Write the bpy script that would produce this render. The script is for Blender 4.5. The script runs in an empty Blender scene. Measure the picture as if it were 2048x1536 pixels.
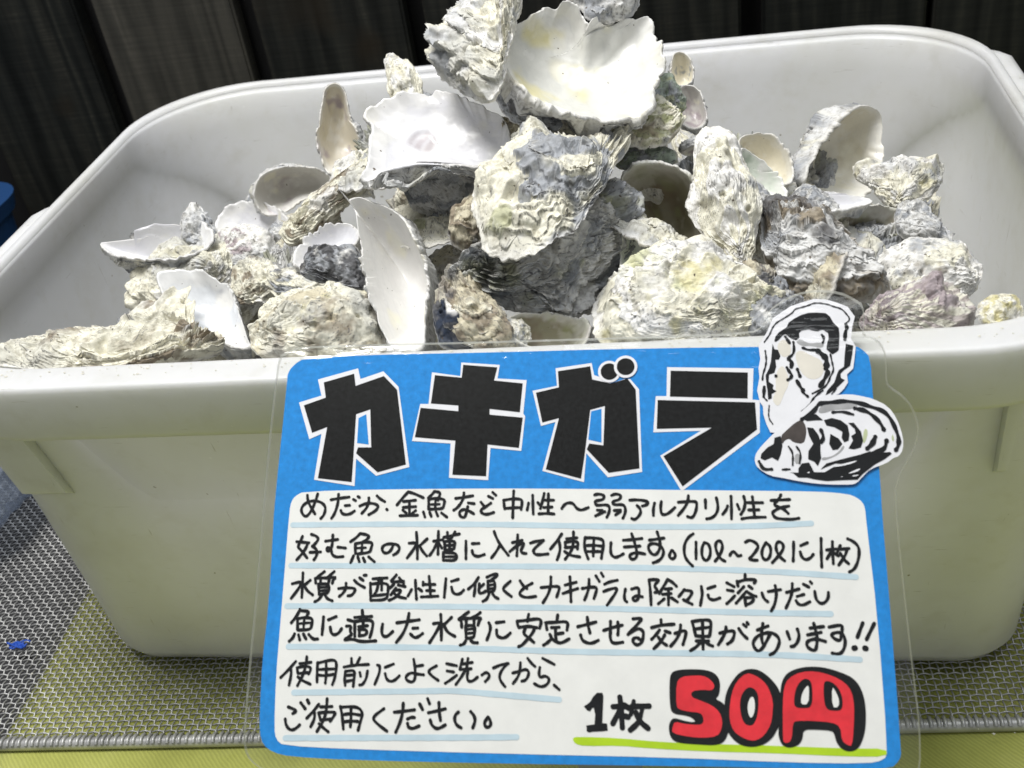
import bpy, math, random
import numpy as np
from mathutils import Matrix, Vector, Quaternion
from mathutils.geometry import tessellate_polygon

C = bpy.context.scene.collection
scene = bpy.context.scene
R = math.radians

# ---------------------------------------------------------------- camera
cam_data = bpy.data.cameras.new('camera')
cam = bpy.data.objects.new('camera', cam_data)
C.objects.link(cam)
CAM_RIGHT = Vector((0.98362510, 0.11930876, -0.13508180))
CAM_UP = Vector((0.03879176, 0.59178974, 0.80515843))
CAM_FWD = Vector((-0.17600248, 0.79721410, -0.57747105))
CAM_LOC = Vector((0.0883, -0.4733, 0.4166))
m = Matrix((CAM_RIGHT, CAM_UP, -CAM_FWD)).transposed().to_4x4()
m.translation = CAM_LOC
cam.matrix_world = m
cam_data.sensor_width = 36.0
cam_data.lens = 2200.0 / 2048.0 * 36.0
cam_data.clip_start = 0.01
cam_data.clip_end = 30.0
cam_data.dof.use_dof = True
cam_data.dof.focus_distance = 0.44
cam_data.dof.aperture_fstop = 20.0
scene.camera = cam

# ---------------------------------------------------------------- light
world = bpy.data.worlds.new('World')
scene.world = world
world.use_nodes = True
bg = world.node_tree.nodes['Background']
bg.inputs['Color'].default_value = (0.95, 0.98, 1.0, 1)
bg.inputs['Strength'].default_value = 0.25

def area(name, loc, target, size, power, col):
    l = bpy.data.lights.new(name, 'AREA')
    l.shape = 'DISK'; l.size = size; l.energy = power; l.color = col
    o = bpy.data.objects.new(name, l); C.objects.link(o)
    o.location = loc
    d = Vector(target) - Vector(loc)
    o.rotation_euler = d.to_track_quat('-Z', 'Y').to_euler()
    return o
area('overhead_light', (-0.24, -0.16, 1.30), (0.0, -0.05, 0.15), 0.42, 12.8, (1.0, 0.985, 0.96))
area('overhead_light', (0.34, -0.06, 1.40), (0.0, 0.0, 0.15), 0.8, 4.5, (0.95, 0.98, 1.0))  # added second light, brightens the inner side walls of the tub

vs = scene.view_settings
vs.view_transform = 'Standard'; vs.look = 'None'; vs.gamma = 1.0
vs.exposure = 0.12
vs.use_curve_mapping = False
scene.cycles.max_bounces = 8
scene.cycles.transparent_max_bounces = 16
scene.cycles.caustics_reflective = False
scene.cycles.caustics_refractive = False

# ---------------------------------------------------------------- helpers
def tag(o, label=None, cat=None, group=None, kind=None):
    if label: o['label'] = label
    if cat: o['category'] = cat
    if group: o['group'] = group
    if kind: o['kind'] = kind
    return o

def empty(name, loc=(0, 0, 0)):
    o = bpy.data.objects.new(name, None)
    C.objects.link(o); o.location = loc
    o.empty_display_size = 0.02
    return o

def mesh_obj(name, verts, faces, mats, parent=None, smooth=False, fmat=None):
    me = bpy.data.meshes.new(name)
    if isinstance(verts, np.ndarray):
        faces = np.asarray(faces, dtype=np.int32)
        nv = len(verts); nf, k = faces.shape
        me.vertices.add(nv); me.vertices.foreach_set('co', verts.astype(np.float32).ravel())
        me.loops.add(nf * k); me.loops.foreach_set('vertex_index', faces.ravel())
        me.polygons.add(nf)
        me.polygons.foreach_set('loop_start', np.arange(0, nf * k, k, dtype=np.int32))
        me.update(calc_edges=True)
    else:
        me.from_pydata(verts, [], faces)
    for mt in (mats if isinstance(mats, (list, tuple)) else [mats]):
        me.materials.append(mt)
    n = len(me.polygons)
    if smooth: me.polygons.foreach_set('use_smooth', np.ones(n, dtype=bool))
    if fmat is not None: me.polygons.foreach_set('material_index', np.asarray(fmat, dtype=np.int32))
    me.update()
    o = bpy.data.objects.new(name, me); C.objects.link(o)
    if parent: o.parent = parent
    return o

def box(cx, cy, cz, sx, sy, sz, bevel=0.0):
    import bmesh
    bm = bmesh.new()
    bmesh.ops.create_cube(bm, size=1.0)
    bmesh.ops.scale(bm, vec=(sx, sy, sz), verts=bm.verts)
    bmesh.ops.translate(bm, vec=(cx, cy, cz), verts=bm.verts)
    if bevel: bmesh.ops.bevel(bm, geom=bm.edges[:], offset=bevel, segments=2, affect='EDGES')
    v = [tuple(x.co) for x in bm.verts]; f = [[q.index for q in p.verts] for p in bm.faces]
    bm.free()
    return v, f

# ---------------------------------------------------------------- materials
def mat(name, col=(0.5, 0.5, 0.5), rough=0.5, **kw):
    mt = bpy.data.materials.new(name); mt.use_nodes = True
    b = mt.node_tree.nodes['Principled BSDF']
    b.inputs['Base Color'].default_value = (*col, 1)
    b.inputs['Roughness'].default_value = rough
    for k, v in kw.items():
        b.inputs[k.replace('_', ' ')].default_value = v
    return mt, mt.node_tree.nodes, mt.node_tree.links, b

def N(nodes, t, **kw):
    n = nodes.new(t)
    for k, v in kw.items():
        if k.startswith('i_'): n.inputs[k[2:].replace('_', ' ')].default_value = v
        else: setattr(n, k, v)
    return n

def noise(nodes, links, scale, detail=4.0, rough=0.55, coord='Object', vec=None, stretch=None):
    tc = N(nodes, 'ShaderNodeTexCoord')
    src = tc.outputs[coord]
    if stretch:
        mp = N(nodes, 'ShaderNodeMapping'); mp.inputs['Scale'].default_value = stretch
        links.new(src, mp.inputs['Vector']); src = mp.outputs['Vector']
    n = N(nodes, 'ShaderNodeTexNoise')
    n.inputs['Scale'].default_value = scale; n.inputs['Detail'].default_value = detail
    n.inputs['Roughness'].default_value = rough
    links.new(src, n.inputs['Vector'])
    return n

def ramp(nodes, links, src, stops):
    r = N(nodes, 'ShaderNodeValToRGB')
    el = r.color_ramp.elements
    while len(el) < len(stops): el.new(0.5)
    for e, (p, c) in zip(el, stops):
        e.position = p; e.color = (*c, 1) if len(c) == 3 else c
    links.new(src, r.inputs['Fac'])
    return r

def mix(nodes, links, a, b, fac, mode='MIX'):
    n = N(nodes, 'ShaderNodeMix', data_type='RGBA', blend_type=mode)
    for s, v in ((6, a), (7, b)):
        if hasattr(v, 'links'): links.new(v, n.inputs[s])
        else: n.inputs[s].default_value = (*v, 1)
    if hasattr(fac, 'links'): links.new(fac, n.inputs[0])
    else: n.inputs[0].default_value = fac
    return n.outputs[2]

def bump(nodes, links, b, src, strength, dist):
    n = N(nodes, 'ShaderNodeBump'); n.inputs['Strength'].default_value = strength
    n.inputs['Distance'].default_value = dist
    links.new(src, n.inputs['Height']); links.new(n.outputs['Normal'], b.inputs['Normal'])
    return n

# numpy value noise --------------------------------------------------------
def _h(ix, iy, iz, seed):
    n = (ix * 374761393 + iy * 668265263 + iz * 2147483647 + seed * 1274126177) & 0xffffffff
    n = ((n ^ (n >> 13)) * 1274126177) & 0xffffffff
    n = ((n ^ (n >> 16)) * 2246822519) & 0xffffffff
    return ((n ^ (n >> 15)) & 0xffffff) / float(0xffffff)

def vnoise(p, seed=0):
    p = np.asarray(p, dtype=np.float64)
    i = np.floor(p).astype(np.int64); f = p - i
    u = f * f * f * (f * (f * 6 - 15) + 10)
    r = 0
    for dx in (0, 1):
        wx = u[:, 0] if dx else 1 - u[:, 0]
        for dy in (0, 1):
            wy = u[:, 1] if dy else 1 - u[:, 1]
            for dz in (0, 1):
                wz = u[:, 2] if dz else 1 - u[:, 2]
                r = r + wx * wy * wz * _h(i[:, 0] + dx, i[:, 1] + dy, i[:, 2] + dz, seed)
    return r * 2 - 1

def fbm(p, octs=4, seed=0, gain=0.5):
    a, s, r, k = 1.0, 0.0, 0.0, 1.0
    for o in range(octs):
        r = r + a * vnoise(p * k + 17.3 * o, seed + o); s += a; a *= gain; k *= 2.03
    return r / s

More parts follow.
